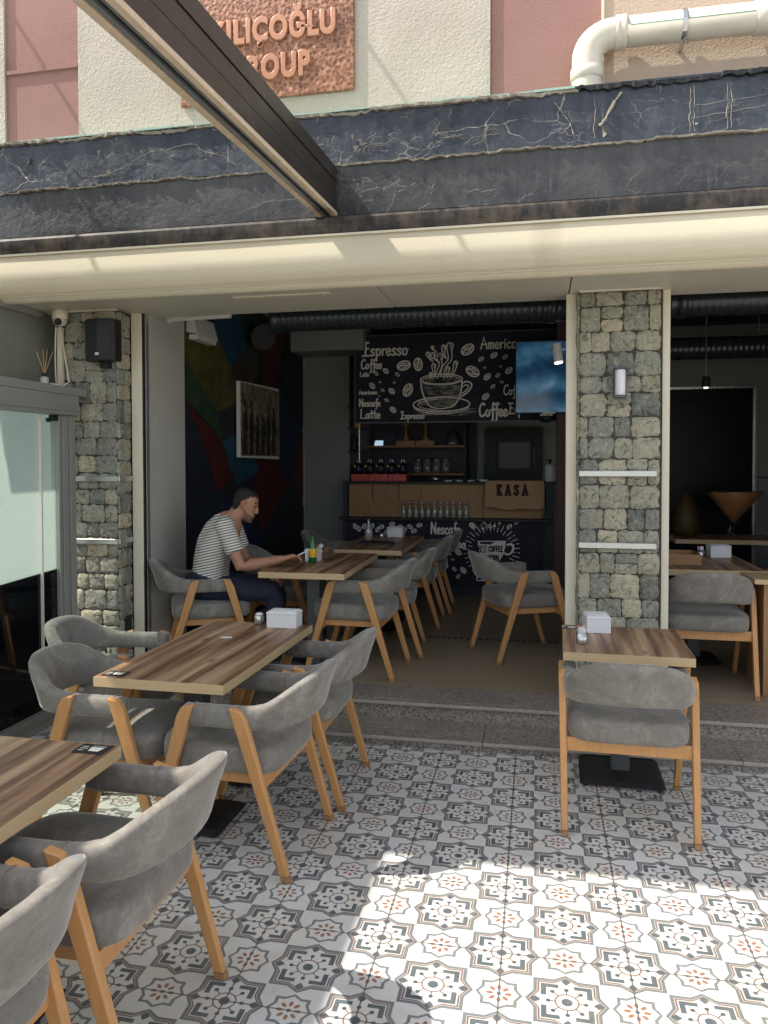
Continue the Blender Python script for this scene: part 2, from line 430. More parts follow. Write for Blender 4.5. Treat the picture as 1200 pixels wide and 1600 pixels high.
M['joint'] = plain('dark mortar', (.06, .056, .048), .95, var=.3, vs=30)
def mat_film():
    b = NB('greenish frosted glass'); x, y, z = b.sep()
    tr = b.n('ShaderNodeBsdfTransparent'); tr.inputs[0].default_value = (.93, .99, .955, 1)
    tl = b.n('ShaderNodeBsdfTranslucent'); tl.inputs[0].default_value = (.74, .84, .78, 1)
    gl = b.n('ShaderNodeBsdfGlossy'); gl.inputs[0].default_value = (.8, .9, .86, 1); gl.inputs[1].default_value = .05
    m1 = b.n('ShaderNodeMixShader'); m1.inputs[0].default_value = .2
    b.t.links.new(tr.outputs[0], m1.inputs[1]); b.t.links.new(tl.outputs[0], m1.inputs[2])
    m2 = b.n('ShaderNodeMixShader'); m2.inputs[0].default_value = .07
    b.t.links.new(m1.outputs[0], m2.inputs[1]); b.t.links.new(gl.outputs[0], m2.inputs[2]); b.t.links.new(m2.outputs[0], b.out.inputs[0]); return b.m
M['film'] = mat_film()
def mat_darkglass():
    b = NB('dark glass'); b.set(color=(.004, .006, .008), rough=.05, spec=.32); return b.m
M['darkglass'] = mat_darkglass()
M['blackpane'] = plain('matt black pane', (.004, .005, .007), .3, spec=.12)
def mat_glass(name, tint=(.95, .97, .96), g=.1):
    b = NB(name); tr = b.n('ShaderNodeBsdfTransparent'); tr.inputs[0].default_value = (*tint, 1)
    gl = b.n('ShaderNodeBsdfGlossy'); gl.inputs[1].default_value = .04
    fr = b.n('ShaderNodeLayerWeight'); fr.inputs[0].default_value = .5
    m = b.n('ShaderNodeMixShader'); b.put(m.inputs[0], b.math('ADD', b.math('POWER', X(b, fr.outputs['Facing']), 3.5) * .55, g * .6, clamp=True))
    b.t.links.new(tr.outputs[0], m.inputs[1]); b.t.links.new(gl.outputs[0], m.inputs[2]); b.t.links.new(m.outputs[0], b.out.inputs[0]); return b.m
M['glass'] = mat_glass('clear glass', g=.06)
def mat_milky():
    m = mat_glass('cloudy glass', g=.18); t = m.node_tree; out = t.nodes['Material Output']; src = out.inputs[0].links[0].from_socket
    d = t.nodes.new('ShaderNodeBsdfDiffuse'); d.inputs[0].default_value = (.75, .76, .74, 1); x = t.nodes.new('ShaderNodeMixShader'); x.inputs[0].default_value = .16
    t.links.new(src, x.inputs[1]); t.links.new(d.outputs[0], x.inputs[2]); t.links.new(x.outputs[0], out.inputs[0]); return m
M['milky'] = mat_milky()
M['white'] = plain('white plastic', (.74, .74, .76), .45, var=.04)
M['offwhite'] = plain('off white paint', (.60, .59, .55), .6, var=.08)
M['steel'] = plain('brushed steel', (.55, .54, .52), .25, .9, var=.1, vs=30)
M['dark'] = plain('near black paint', (.012, .013, .016), .6, var=.2)
M['navy'] = plain('dark navy panel', (.014, .018, .038), .55, var=.25, vs=4)
def mat_chalk(name, c):
    b = NB(name); n = b.noise(3, 6, .65); sm = b.noise(9, 4, .6, v=b.mapping((1, 1, .4)))
    b.set(color=b.mix(b.ramp(n * .6 + sm * .4, (.42, 0.0), (.7, 1.0)), c, tuple(k * 1.8 + .006 for k in c)), rough=.7, spec=.3); return b.m
M['chalkboard'] = mat_chalk('blackboard print', (.014, .014, .026))
M['chalk'] = plain('chalk white print', (.80, .78, .70), .85, var=.25, vs=30)
M['chalkgrey'] = plain('smudged chalk print', (.16, .155, .16), .85, var=.25, vs=40)
M['counterwood'] = mat_wood('walnut counter front', (.22, .11, .045), (.40, .225, .105), 'x', gr=30)
M['kasawood'] = mat_wood('varnished plank', (.25, .135, .05), (.42, .25, .105), 'x', gr=40)
M['burnt'] = plain('burnt lettering', (.02, .012, .008), .8)
M['red'] = plain('glossy red box', (.46, .02, .02), .38, var=.08)
M['redbrown'] = plain('rust red pillar paint', (.06, .018, .012), .6, var=.3, vs=8)
M['ceil'] = plain('white plaster ceiling', (.26, .26, .245), .8, var=.05)
M['greywall'] = plain('smooth grey wall', (.20, .21, .20), .7, var=.12, vs=3)
M['duct'] = plain('dark green grey duct', (.03, .04, .04), .26, .3, var=.15)
M['skin'] = plain('skin', (.40, .20, .125), .5, var=.22, vs=26, bump=.25, bs=130)
M['hair'] = plain('dark hair', (.012, .009, .008), .6, var=.3, vs=90, bump=.6, bs=220)
M['denim'] = plain('navy trousers', (.012, .016, .032), .85, var=.25, vs=20)
def mat_shirt():
    b = NB('striped jersey'); x, y, z = b.sep()
    s = b.math('SINE', (z + x * -.22 + b.noise(5, 2) * .012) * (2 * math.pi / .0185))
    n = b.noise(12, 4)
    dk = s.gt(.25)
    c = b.mix(dk * .92, (.70, .67, .60), (.10, .10, .10)); b.set(color=c, rough=.9, spec=.15, sheen=.1, normal=b.bump(n, .5, .02)); return b.m
M['shirt'] = mat_shirt()
M['shoe'] = plain('dark shoe leather', (.02, .018, .016), .5)
M['bottlegreen'] = plain('green bottle glass', (.01, .13, .035), .12, var=.1, spec=.6)
M['yellow'] = plain('yellow label', (.75, .42, .03), .5)
M['pinkpaper'] = plain('red and white sachet', (.7, .12, .14), .6)
M['reed'] = plain('straw reed', (.55, .36, .17), .7)
M['lampglow'] = emitm('lit lamp lens', (1, .86, .62), 1.5)
M['sepia'] = None
def mat_sepia():
    b = NB('sepia canvas print'); n = b.noise(9, 7, .7, dist=1.5); n2 = b.noise(24, 5, .7, v=b.mapping((1, 1, .35)))
    b.set(color=b.ramp(n * .6 + n2 * .45, (.38, (.012, .01, .008)), (.5, (.12, .09, .055)), (.62, (.34, .27, .17)), (.8, (.46, .38, .25))), rough=.7); return b.m
M['sepia'] = mat_sepia()
def mural_mat(i, c):
    b = NB('mural paint %s' % 'abcdefghij'[i]); n = b.noise(8, 7, .72, dist=.6); n2 = b.noise(2, 3)
    b.set(color=b.mix(b.ramp(n * .7 + n2 * .35, (.35, 0.0), (.75, 1.0)), tuple(k * .35 for k in c), tuple(min(1, k * 1.3) for k in c)), rough=.62, spec=.35, normal=b.bump(n, .15, .006)); return b.m
MUR = [mural_mat(i, c) for i, c in enumerate([(.016, .022, .034), (.10, .088, .024), (.015, .07, .12), (.075, .012, .012), (.03, .062, .032), (.055, .045, .04), (.012, .028, .07)])]
def mat_tv():
    b = NB('lit television picture'); x, y, z = b.sep()
    w = b.n('ShaderNodeTexWave', wave_type='RINGS'); b.put(w.inputs[0], b.mapping((1.1, 1, 1.3), loc=(-.9, 0, -2.9))); w.inputs['Scale'].default_value = .8
    w.inputs['Distortion'].default_value = 3.5; w.inputs['Detail'].default_value = 3
    n = b.noise(3.5, 4, .5, dist=1.2)
    c = b.ramp(X(b, w.outputs[1]) * .22 + n * .75, (.2, (.003, .008, .02)), (.45, (.012, .045, .09)), (.62, (.04, .12, .20)), (.85, (.22, .30, .36)))
    b.set(color=(.004, .004, .005), rough=.12, spec=.6, emit=c, estr=.34); return b.m
M['tv'] = mat_tv()

# ================================================================== SETTING
m = MB(); m.box(-60, 60, -60, 40, -.30, -.012); structure(m.build('ground', M['asphalt']))
m = MB(); m.box(-2.75, 6.5, -6.5, 1.40, -.2, 0.0); structure(m.build('terrace_floor', M['tile']))
# two granite steps, each with a worn pale nosing strip
def step(y0, y1, z0, z1, cuts):
    m = MB()
    xs = [-2.2] + cuts + [5.0]
    for a, b in zip(xs[:-1], xs[1:]):
        m.box(a + .0012, b - .0012, y0, y1, z1 - .022, z1)            # tread slab, overhangs a little
        m.box(a + .0012, b - .0012, y0 + .022, y1, z0, z1 - .0225)     # riser
        m.box(a + .0012, b - .0012, y0 - .0015, y0 + .006, z1 - .021, z1 - .001, 1)
    return structure(m.build('granite_step', [M['granite'], M['nosing']], bevel=.003))
step(1.340, 1.70, -.01, .060, [-1.15, .22, 1.55])
step(1.640, 1.985, .056, U, [-.62, .86, 2.2])
m = MB(); m.box(-2.3, 5.0, 1.987, 6.95, -.05, U - .001); structure(m.build('cafe_floor', M['floorwood']))

# ---------------------------------------------------------------- building
bld = thing('cafe_building', 'cafe building with black peeling parapet, roughcast upper wall and open shopfront', 'building', (0.5, 1.95, 0))
WY = 1.75
def part(m, name, mt, **k): return m.build(name, mt, bld, **k)
XP = [(-8, -3.0, 'cast_white'), (-3.0, -2.455, 'cast_pink'), (-2.455, .235, 'cast_white'), (.235, .865, 'cast_pink'), (.865, 8, 'cast_peach')]
for i, (a, b, k) in enumerate(XP):
    m = MB(); dy = {0: .0, 1: .02, 2: 0, 3: .02, 4: -.006}[i]
    m.box(a + .002, b - .002, WY + dy, WY + .3, 3.2, 7.5); o = part(m, 'upper_wall', M[k])
    o['label'] = {'cast_white': 'white roughcast wall panel', 'cast_pink': 'dusty pink wall panel', 'cast_peach': 'peach roughcast wall panel'}[k]
m = MB(); m.box(-3.0, -2.46, WY + .004, WY + .02, 4.21, 4.235); part(m, 'wall_groove', M['cast_pink'])
m = MB(); m.box(.862, .874, WY - .02, WY + .02, 3.55, 6); part(m, 'corner_bead', M['cream_metal'])
# parapet: two bands, each a rough skin; the upper overhangs the lower
def skin(x0, x1, yb, z0, z1, amp, seed, nx=180, nz=8):
    r = random.Random(seed); m = MB(); vs = []; fs = []
    ph = [r.uniform(0, 6) for _ in range(8)]
    for i in range(nx + 1):
        x = x0 + (x1 - x0) * i / nx
        for j in range(nz + 1):
            z = z0 + (z1 - z0) * j / nz
            d = amp * (math.sin(x * 3.1 + ph[0]) * .5 + math.sin(x * 7.7 + z * 9 + ph[1]) * .3 + math.sin(x * 17 + z * 14 + ph[2]) * .25 + r.uniform(-.3, .3))
            vs.append((x, yb - d, z))
    for i in range(nx):
        for j in range(nz):
            a = i * (nz + 1) + j; fs.append((a, a + nz + 1, a + nz + 2, a + 1))
    m.add(vs, fs); return m
X0, X1 = -6.0, 6.0
pm = MB(); pm.box(X0, X1, 1.435, 2.1, 3.01, 3.58); part(pm, 'parapet_core', M['par2'])
o = skin(X0, X1, 1.425, 3.30, 3.585, .003, 3).build('parapet_band', M['par1'], bld, smooth=True)
o = skin(X0, X1, 1.427, 3.015, 3.292, .0025, 4).build('parapet_band', M['par2'], bld, smooth=True)
def lip(x0, x1, zt, th, base, var, name, mt, seed, back=1.436, dn=.012, step=.022):
    """torn horizontal edge with a ragged front"""
    r = random.Random(seed); m = MB(); top = []; x = x0; k = 0; blk = 0; cur = 0
    pts = []
    while x < x1:
        if blk <= 0: cur = r.uniform(-1, 1); blk = r.randint(2, 16)
        blk -= 1
        d = base + var * (cur * .6 + r.uniform(-.5, .5)); zz = zt + r.uniform(-.3, .3) * dn + cur * dn * .5
        pts.append((x, max(.002, d), zz, th * r.uniform(.5, 1.3))); x += step * r.uniform(.5, 1.5)
    vs = []; fs = []
    for x, d, z, t in pts:
        y = 1.424 - d
        vs += [(x, y, z), (x, back, z + .004), (x, y + .002, z - t), (x, back, z - t)]
    for i in range(len(pts) - 1):
        a, b = 4 * i, 4 * i + 4
        fs += [(a, a + 1, b + 1, b), (a, b, b + 2, a + 2), (a + 2, b + 2, b + 3, a + 3)]
    m.add(vs, fs); return m.build(name, mt, bld)
lip(X0, X1, 3.298, .009, .017, .014, 'band_edge', M['lip'], 11)
lip(X0, .72, 3.592, .016, .020, .016, 'coping_edge', M['lip'], 12)
lip(.72, X1, 3.600, .022, .022, .012, 'coping_edge', M['dark'], 15)
m = MB(); r2 = random.Random(5); x = X0
while x < .70:
    w = r2.uniform(.25, .6); h = r2.uniform(-.004, .004); x2 = min(.70, x + w)
    m.hexa([(x, 1.404 + h, 3.594), (x2, 1.404 - h, 3.594), (x2, 1.76, 3.61), (x, 1.76, 3.61), (x, 1.404 + h, 3.604 + h), (x2, 1.404 - h, 3.604 + h), (x2, 1.76, 3.62), (x, 1.76, 3.62)]); x = x2 + .002
part(m, 'coping', M['mint'])
m = MB(); m.box(.70, X1, 1.408, 1.76, 3.594, 3.606); part(m, 'coping', M['par1'])
# curled flakes of coating hanging off the bands
m = MB(); r3 = random.Random(21)
def flake(x, z, l, w, ang, out):
    c, s = math.cos(ang), math.sin(ang); y = 1.421
    p = [(x, z), (x + c * l, z + s * l), (x + c * l * r3.uniform(.5, .8) - s * w, z + s * l * r3.uniform(.5, .8) + c * w), (x - s * w * .3, z + c * w * .3)]
    q = [(p[0][0], y, p[0][1]), (p[1][0], y - .003, p[1][1]), (p[2][0], y - out, p[2][1]), (p[3][0], y - out * .7, p[3][1])]
    m.prism(q, (0, .0025, 0))
def crackline(pts, w, out=.006):
    P = catmull([(a, 0, b) for a, b in pts], 4)
    P = [(p[0] + r3.uniform(-.004, .004), 1.421 - r3.uniform(0, out), p[2] + r3.uniform(-.004, .004)) for p in P]
    m.tube(P, [w * .55 * r3.uniform(.4, 1.2) for _ in P], 4)
for _ in range(13):
    flake(r3.uniform(-2.9, 1.9), r3.uniform(3.33, 3.54), r3.uniform(.012, .05), r3.uniform(.006, .02), r3.uniform(0, 6.28), r3.uniform(.004, .016))
crackline([(-2.2, 3.36), (-2.13, 3.345), (-2.02, 3.36), (-1.93, 3.40), (-1.82, 3.45), (-1.74, 3.47)], .004, .012)
crackline([(-2.15, 3.345), (-2.0, 3.375), (-1.85, 3.42)], .0025)
crackline([(-1.66, 3.47), (-1.5, 3.49), (-1.42, 3.44), (-1.30, 3.40), (-1.22, 3.345)], .0045, .012)
for cx in (.02, .22, -.42):
    for _ in range(9):
        a = r3.uniform(0, 6.28); l = r3.uniform(.04, .14); bend = r3.uniform(-.5, .5)
        crackline([(cx, 3.40), (cx + math.cos(a) * l * .5, 3.40 + math.sin(a) * l * .35), (cx + math.cos(a + bend) * l, 3.40 + math.sin(a + bend) * l * .6)], .0022)
crackline([(.60, 3.52), (.64, 3.47), (.68, 3.40), (.70, 3.33)], .007, .02)
for x in (.80, 1.28, 1.30, 1.46, 1.48):
    crackline([(x, 3.55), (x + .004, 3.46), (x, 3.40), (x + .003, 3.32)], .004, .004)
crackline([(.94, 3.55), (.90, 3.50), (.86, 3.42), (.83, 3.39)], .016, .03)
for z in (3.40, 3.46): crackline([(1.28, z - .01), (1.45, z), (1.65, z + .02)], .0022)
part(m, 'peeling_flake', M['lip'])
# shadow gap, beam behind the gutter, soffit
m = MB(); m.box(X0, X1, 1.47, 1.95, 2.625, 3.008); part(m, 'beam', M['dark'])
m = MB()
xs = [-2.76, -.397, .692, 2.9, 5.0]
for a, b in zip(xs[:-1], xs[1:]): m.box(a + .0035, b - .0035, 1.30, 2.10, 2.612, 2.63)
part(m, 'soffit', M['soffit'], bevel=.003)
m = MB(); m.box(-1.31, -.70, 1.555, 1.615, 2.603, 2.611); m.box(-.76, -.735, 1.54, 1.63, 2.600, 2.6105); part(m, 'soffit_light', M['cream_metal'], bevel=.002)
# interior shell
m = MB(); m.box(-2.35, -2.101, 1.955, 2.56, U, 3.2); part(m, 'interior_wall', M['cast_grey'])
m = MB(); m.box(-2.35, -2.12, 2.56, 7.0, U, 3.2); part(m, 'interior_wall', M['dark'])
m = MB(); m.box(-2.35, 5.0, 6.9, 7.1, 0, 3.2); part(m, 'interior_wall', M['navy'])
m = MB(); m.box(4.6, 5.0, 1.99, 6.9, 0, 3.2); part(m, 'interior_wall', M['greywall'])
m = MB(); m.box(-2.35, -1.3, 2.101, 6.9, 3.05, 3.25); m.box(-2.12, -1.30, 5.20, 5.72, 2.80, 3.05); part(m, 'ceiling', M['ceil'], bevel=.002)
m = MB(); m.box(-1.298, 5.0, 2.101, 6.9, 3.05, 3.25); part(m, 'ceiling', M['dark'])
m = MB(); m.box(-2.12, -1.575, 5.70, 6.9, U, 2.799); part(m, 'pier', M['greywall'])
m = MB(); m.box(-2.121, -2.098, 5.665, 5.690, U, 2.78); part(m, 'metal_trim', M['alu'])
m = MB(); m.box(.700, .86, 5.0, 5.16, U, 3.05); part(m, 'pier', M['redbrown'])
m = MB(); m.box(-2.35, 5.0, 2.105, 7.1, 3.251, 3.40); part(m, 'roof', M['dark'])
m = MB(); m.box(2.95, 5.0, 1.99, 2.10, U, 2.61); part(m, 'front_wall', M['cast_grey'])
# mural: painted facets on the left interior wall (Y,z)
tri = [([(2.58, .2), (5.66, .2), (5.66, 3.04), (2.58, 3.04)], 0, 0), ([(2.58, 2.40), (2.58, 2.95), (3.4, 2.55), (3.75, 2.15), (3.2, 2.02)], 1, 1), ([(2.58, 2.10), (2.58, 2.40), (3.2, 2.02), (3.3, 1.80)], 4, 2),
       ([(2.58, 2.08), (3.28, 1.80), (3.55, 1.45), (3.20, 1.35), (2.9, 1.80)], 3, 1), ([(2.9, 3.04), (3.7, 3.04), (3.85, 2.62), (3.52, 2.42), (3.2, 2.66)], 2, 1), ([(3.75, 3.04), (4.3, 3.04), (4.15, 2.45), (3.87, 2.60)], 4, 1),
       ([(3.52, 2.42), (3.85, 2.62), (4.15, 2.44), (3.85, 2.1)], 5, 1), ([(4.3, 3.04), (5.1, 3.04), (4.8, 2.45), (4.3, 2.1)], 3, 1), ([(5.1, 3.04), (5.66, 3.04), (5.66, 2.0), (4.9, 2.4)], 0, 2), ([(4.3, 2.1), (4.85, 2.4), (5.5, 1.95), (5.1, 1.3)], 6, 1),
       ([(5.66, 1.95), (5.66, 1.2), (5.15, 1.35)], 3, 1), ([(4.0, 1.55), (4.5, 2.0), (5.05, 1.35), (4.3, .9)], 3, 2), ([(4.9, 1.2), (5.66, 1.1), (5.66, .3), (4.7, .3)], 0, 2), ([(3.3, 1.78), (3.9, 1.9), (4.2, 1.5), (3.6, 1.4)], 2, 2), ([(2.58, 1.9), (2.9, 1.75), (3.15, 1.3), (2.58, .9)], 0, 3), ([(3.3, 1.3), (4.2, .95), (4.4, .3), (3.2, .3)], 6, 2)]
m = MB()
for poly, mi, lay in tri: m.prism([(-2.1195, y, z) for y, z in poly], (.0035 * (lay + 1) + .0004 * (tri.index((poly, mi, lay)) % 7), 0, 0), mi)
part(m, 'mural', MUR)
# posts that frame the openings
for x0, x1 in ((-2.190, -2.112), (.679, .750), (1.229, 1.273)):
    m = MB(); m.box(x0, x1, 1.925, 1.985, U - .003, 2.6115); o = part(m, 'door_post', M['cream_metal'], bevel=.004)
m = MB(); m.box(-2.111, -2.1015, 1.93, 1.97, U, 2.6115); m.box(-2.105, -2.098, 1.96, 2.0, U, 2.60, 1); part(m, 'door_track', [M['dark'], M['alu']])
m = MB()
for k in range(46): m.box(-1.35 + k * .05, -1.35 + k * .05 + .028, 3.37, 3.40, U, U + .003)
part(m, 'floor_drain', M['dark'])

# ---------------------------------------------------------------- stone pillars
def stones(faces, seed, parent, rowh=.133):
    """faces: list of (origin, along, normal, width, z0, z1)"""
    r = random.Random(seed); m = MB(); tone = []
    for (o, al, nn, wid, z0, z1) in faces:
        z = z0
        while z < z1 - .02:
            h = rowh * r.uniform(.72, 1.18)
            if z + h > z1 - .05: h = z1 - z
            s = -r.uniform(0, .06)
            while s < wid:
                w = r.uniform(.085, .175); s2 = s + w
                if wid - s2 < .05: s2 = wid + .01
                a, b = max(0, s), min(wid, s2); zz0, zz1 = z, z + h
                split = (h > .12 and r.random() < .14)
                for (q0, q1) in (((zz0, (zz0 + zz1) / 2), ((zz0 + zz1) / 2, zz1)) if split else ((zz0, zz1),)):
                    if b - a < .02: continue
                    g = r.uniform(-.002, .0018); cx, cz = (a + b) / 2, (q0 + q1) / 2; hx, hz = (b - a) / 2 - g, (q1 - q0) / 2 - g
                    k = 24; pw = r.uniform(4.5, 12.0); ring = []; t0 = r.uniform(-.15, .15)
                    jit = [r.uniform(-.10, .07) for _ in range(k)]
                    for i in range(k):
                        t = 2 * math.pi * i / k + t0; c, sn = math.cos(t), math.sin(t)
                        rad = (abs(c) ** pw + abs(sn) ** pw) ** (-1 / pw) * (1 + jit[i])
                        ring.append((min(1.03, max(-1.03, c * rad)) * hx, min(1.03, max(-1.03, sn * rad)) * hz))
                    dome = r.uniform(.001, .007); lev = ((1, -.002), (.985, .005), (.90, .008 + dome * .5), (.5, .008 + dome * r.uniform(.3, 1.4)))
                    vs = []
                    for sc, d in lev:
                        for (px, pz) in ring:
                            dd = d + (r.uniform(-.0035, .0035) if sc < .95 else 0)
                            P = Vector(o) + Vector(al) * (cx + px * sc) + Vector(nn) * dd; vs.append((P.x, P.y, cz + pz * sc))
                    fs = [(l * k + i, l * k + (i + 1) % k, (l + 1) * k + (i + 1) % k, (l + 1) * k + i) for l in range(3) for i in range(k)] + [tuple(3 * k + i for i in range(k))]
                    m.add(vs, fs); tn = min(1, max(0, r.gauss(.46, .27))); tone += [tn] * len(vs)
                s = s2
            z += h
    ob = m.build('stone_cladding', M['stone'], parent, smooth=False)
    at = ob.data.attributes.new('tone', 'FLOAT', 'POINT'); at.data.foreach_set('value', tone)
    for p in ob.data.polygons: p.use_smooth = True
    return ob
pr_ = thing('stone_pillar', 'stone clad pillar behind the single chair table, with a wall lamp on it', 'pillar', (.98, 1.9, 0))
m = MB(); m.box(.752, 1.215, 1.86, 2.0, .0, 2.611); m.build('pillar_core', M['joint'], pr_)
stones([((.754, 1.86, 0), (1, 0, 0), (0, -1, 0), .456, U, 2.60), ((.752, 1.86, 0), (0, 1, 0), (-1, 0, 0), .06, U, 2.60)], 5, pr_)
for z in (1.532, 1.108):
    m = MB(); m.box(.752, 1.19, 1.826, 1.862, z - .017, z + .017); m.build('metal_strip', M['alu'], pr_, bevel=.003)
m = MB(); m.box(.748, 1.212, 1.835, 1.86, 2.600, 2.6115); m.build('top_trim', M['soffit'], pr_, bevel=.002)
pl = thing('stone_pillar', 'stone clad corner pillar beside the frosted glass door, carrying a black speaker', 'pillar', (-2.35, 1.85, 0))
m = MB(); m.box(-2.60, -2.204, 1.76, 1.99, 0, 2.611); m.build('pillar_core', M['joint'], pl)
stones([((-2.58, 1.76, 0), (1, 0, 0), (0, -1, 0), .376, 0, 2.60), ((-2.204, 1.76, 0), (0, 1, 0), (1, 0, 0), .165, 0, 2.60)], 9, pl)
for z in (1.496, 1.080):
    m = MB(); m.box(-2.52, -2.196, 1.728, 1.762, z - .017, z + .017); m.box(-2.2035, -2.18, 1.745, 1.925, z - .016, z + .018); m.build('metal_strip', M['alu'], pl, bevel=.003)
m = MB(); m.box(-2.55, -2.19, 1.735, 1.762, 2.600, 2.6115); m.build('top_trim', M['soffit'], pl, bevel=.002)
m = MB(); m.box(-2.2025, -2.178, 1.81, 1.88, .47, .57); m.build('socket_box', M['dark'], pl, bevel=.003)

# ---------------------------------------------------------------- left: render wall and glass door
sw = thing('side_wall', 'olive grey rendered wall above the frosted glass door, unseen tall blocks added for shade', 'wall', (-2.85, 0, 0))
m = MB(); m.box(-2.95, -2.76, -4.6, -.60, 2.76, 3.60); m.box(-2.95, -2.76, -.60, -.22, 3.08, 3.60); m.box(-2.95, -2.76, -.22, .90, 2.76, 3.60); m.box(-2.95, -2.76, .9, 1.25, 2.09, 2.61); m.box(-2.95, -2.76, 1.25, 2.3, 2.09, 2.61); m.build('render', M['olive'], sw)  # unseen tall blocks added to cast shade, with an opening shaped to pass sun
m = MB(); m.box(-2.51, -2.41, -4.6, .90, 2.035, 2.088); m.box(-2.77, -2.41, .9, 1.745, 2.035, 2.088); m.build('ledge', M['dooralu'], sw, bevel=.004)
m = MB(); m.box(-2.759, -2.72, -4.6, 1.74, 2.57, 2.611); m.build('top_trim', M['dooralu'], sw, bevel=.003)
gd = thing('glass_door', 'sliding glass door with pale frosted film over a dark lower part, grey frame', 'door', (-2.45, 0, 0))
m = MB(); m.box(-2.49, -2.405, -4.6, 1.64, 1.905, 2.033); m.box(-2.475, -2.395, -4.6, 1.64, 1.93, 1.945)
m.build('header', M['dooralu'], gd, bevel=.003)
m = MB()
for k in range(5): m.box(-2.49 + .004 * k, -2.43 + .0055 * (k % 2), 1.452 + .038 * k, 1.452 + .038 * k + .031, .05, 1.904)
m.build('frame_profile', M['dooralu'], gd, bevel=.003)
m = MB(); m.box(-2.52, -2.38, -4.6, 1.64, 0.001, .035); m.box(-2.50, -2.41, -4.6, 1.64, .035, .085); m.box(-2.405, -2.396, -4.6, 1.64, .036, .05)
m.build('sill', M['dooralu'], gd, bevel=.003)
m = MB(); m.hexa([(-2.462, -4.6, .70), (-2.454, -4.6, .70), (-2.454, 1.45, .935), (-2.462, 1.45, .935), (-2.462, -4.6, 1.904), (-2.454, -4.6, 1.904), (-2.454, 1.45, 1.904), (-2.462, 1.45, 1.904)])
m.build('frosted_pane', M['film'], gd)
m = MB(); m.hexa([(-2.463, -4.6, .087), (-2.453, -4.6, .087), (-2.453, 1.45, .087), (-2.463, 1.45, .087), (-2.463, -4.6, .698), (-2.453, -4.6, .698), (-2.453, 1.45, .933), (-2.463, 1.45, .933)])
m.build('dark_pane', M['darkglass'], gd)
m = MB(); m.box(-2.452, -2.437, 1.28, 1.292, .09, 1.90); m.build('pane_seal', M['pvc'], gd)
m = MB(); m.box(-2.452, -2.425, 1.38, 1.445, 1.865, 1.90); m.box(-2.452, -2.43, 1.35, 1.38, 1.855, 1.88); m.build('latch', M['dark'], gd, bevel=.003)
# what stands beyond the glass
nb = MB(); nb.box(-5.6, -5.4, -6, 8, 0, 3.6)
o = tag(nb.build('garden_wall', plain('pale garden wall', (.74, .80, .74), .9, var=.08, vs=1.2)), 'pale wall beyond the frosted glass door', 'wall')

# ---------------------------------------------------------------- pergola rail, gutter, folded canopy
pg = thing('pergola_rail', 'dark bronze pergola guide rail with cream gaskets running overhead from the parapet', 'rail', (-.67, 1.42, 3.02))
def rail(x0, x1, z0, z1, mt, name, y1=1.418):
    m = MB(); rise = .064; Y0 = -4.4
    def zz(z, y): return z + (y - 1.42) * rise
    m.hexa([(x0, Y0, zz(z0, Y0)), (x1, Y0, zz(z0, Y0)), (x1, y1, zz(z0, y1)), (x0, y1, zz(z0, y1)), (x0, Y0, zz(z1, Y0)), (x1, Y0, zz(z1, Y0)), (x1, y1, zz(z1, y1)), (x0, y1, zz(z1, y1))])
    return m.build(name, mt, pg, bevel=.0025)
rail(-.718, -.615, 3.034, 3.115, M['rail'], 'rail_body'); rail(-.718, -.618, 3.119, 3.20, M['rail'], 'rail_body'); rail(-.718, -.614, 3.204, 3.284, M['rail'], 'rail_body')
rail(-.71, -.625, 3.11, 3.21, M['dark'], 'rail_core')
rail(-.728, -.700, 3.010, 3.033, M['railpale'], 'gasket'); rail(-.640, -.612, 3.010, 3.033, M['railpale'], 'gasket')
rail(-.697, -.678, 3.016, 3.033, M['railgrey'], 'channel'); rail(-.674, -.657, 3.025, 3.0335, M['dark'], 'channel'); rail(-.655, -.643, 3.014, 3.0335, M['railgrey'], 'channel')
m = MB(); m.box(-.80, -.54, -4.46, -4.34, 0, 2.64); m.build('support_post', M['rail'], pg, bevel=.004)
cp = thing('folded_canopy', 'cream fabric canopy folded up along the shopfront under a rust stained bar', 'awning', (0, 1.4, 2.75))
m = MB()
m.rings([[(x, y, z) for y, z in ((1.235, 2.857), (1.225, 2.875), (1.225, 2.935), (1.24, 2.952), (1.30, 2.958), (1.335, 2.95), (1.335, 2.86))] for x in [-3.2 + .2 * i for i in range(46)]])
m.build('front_bar', M['gutter'], cp, bevel=.003)
m = MB(); m.box(-3.2, 5.8, 1.232, 1.245, 2.845, 2.8565); m.build('bar_seal', M['cream_metal'], cp)
prof = [(1.246, 2.846), (1.240, 2.82), (1.231, 2.785), (1.222, 2.745), (1.219, 2.71), (1.224, 2.680), (1.238, 2.655), (1.252, 2.645), (1.262, 2.632), (1.280, 2.624), (1.292, 2.620), (1.306, 2.612), (1.317, 2.607), (1.322, 2.597), (1.333, 2.594), (1.338, 2.588), (1.355, 2.586), (1.40, 2.592), (1.45, 2.604), (1.48, 2.64), (1.48, 2.80), (1.40, 2.846)]
rings = []
rf = random.Random(3)
for i in range(151):
    x = -3.1 + .06 * i; w = math.sin(x * 2.3) * .0008 + math.sin(x * 5.1 + 1) * .0005
    rings.append([(x, y + w * (1 if z < 2.83 else 0) + (math.sin(x * 11 + z * 30) * .0004 if z < 2.8 else 0), z + w * .5 * (1 if z < 2.7 else 0)) for y, z in prof])
m = MB(); m.rings(rings); m.build('fabric', M['fabric'], cp, smooth=True)
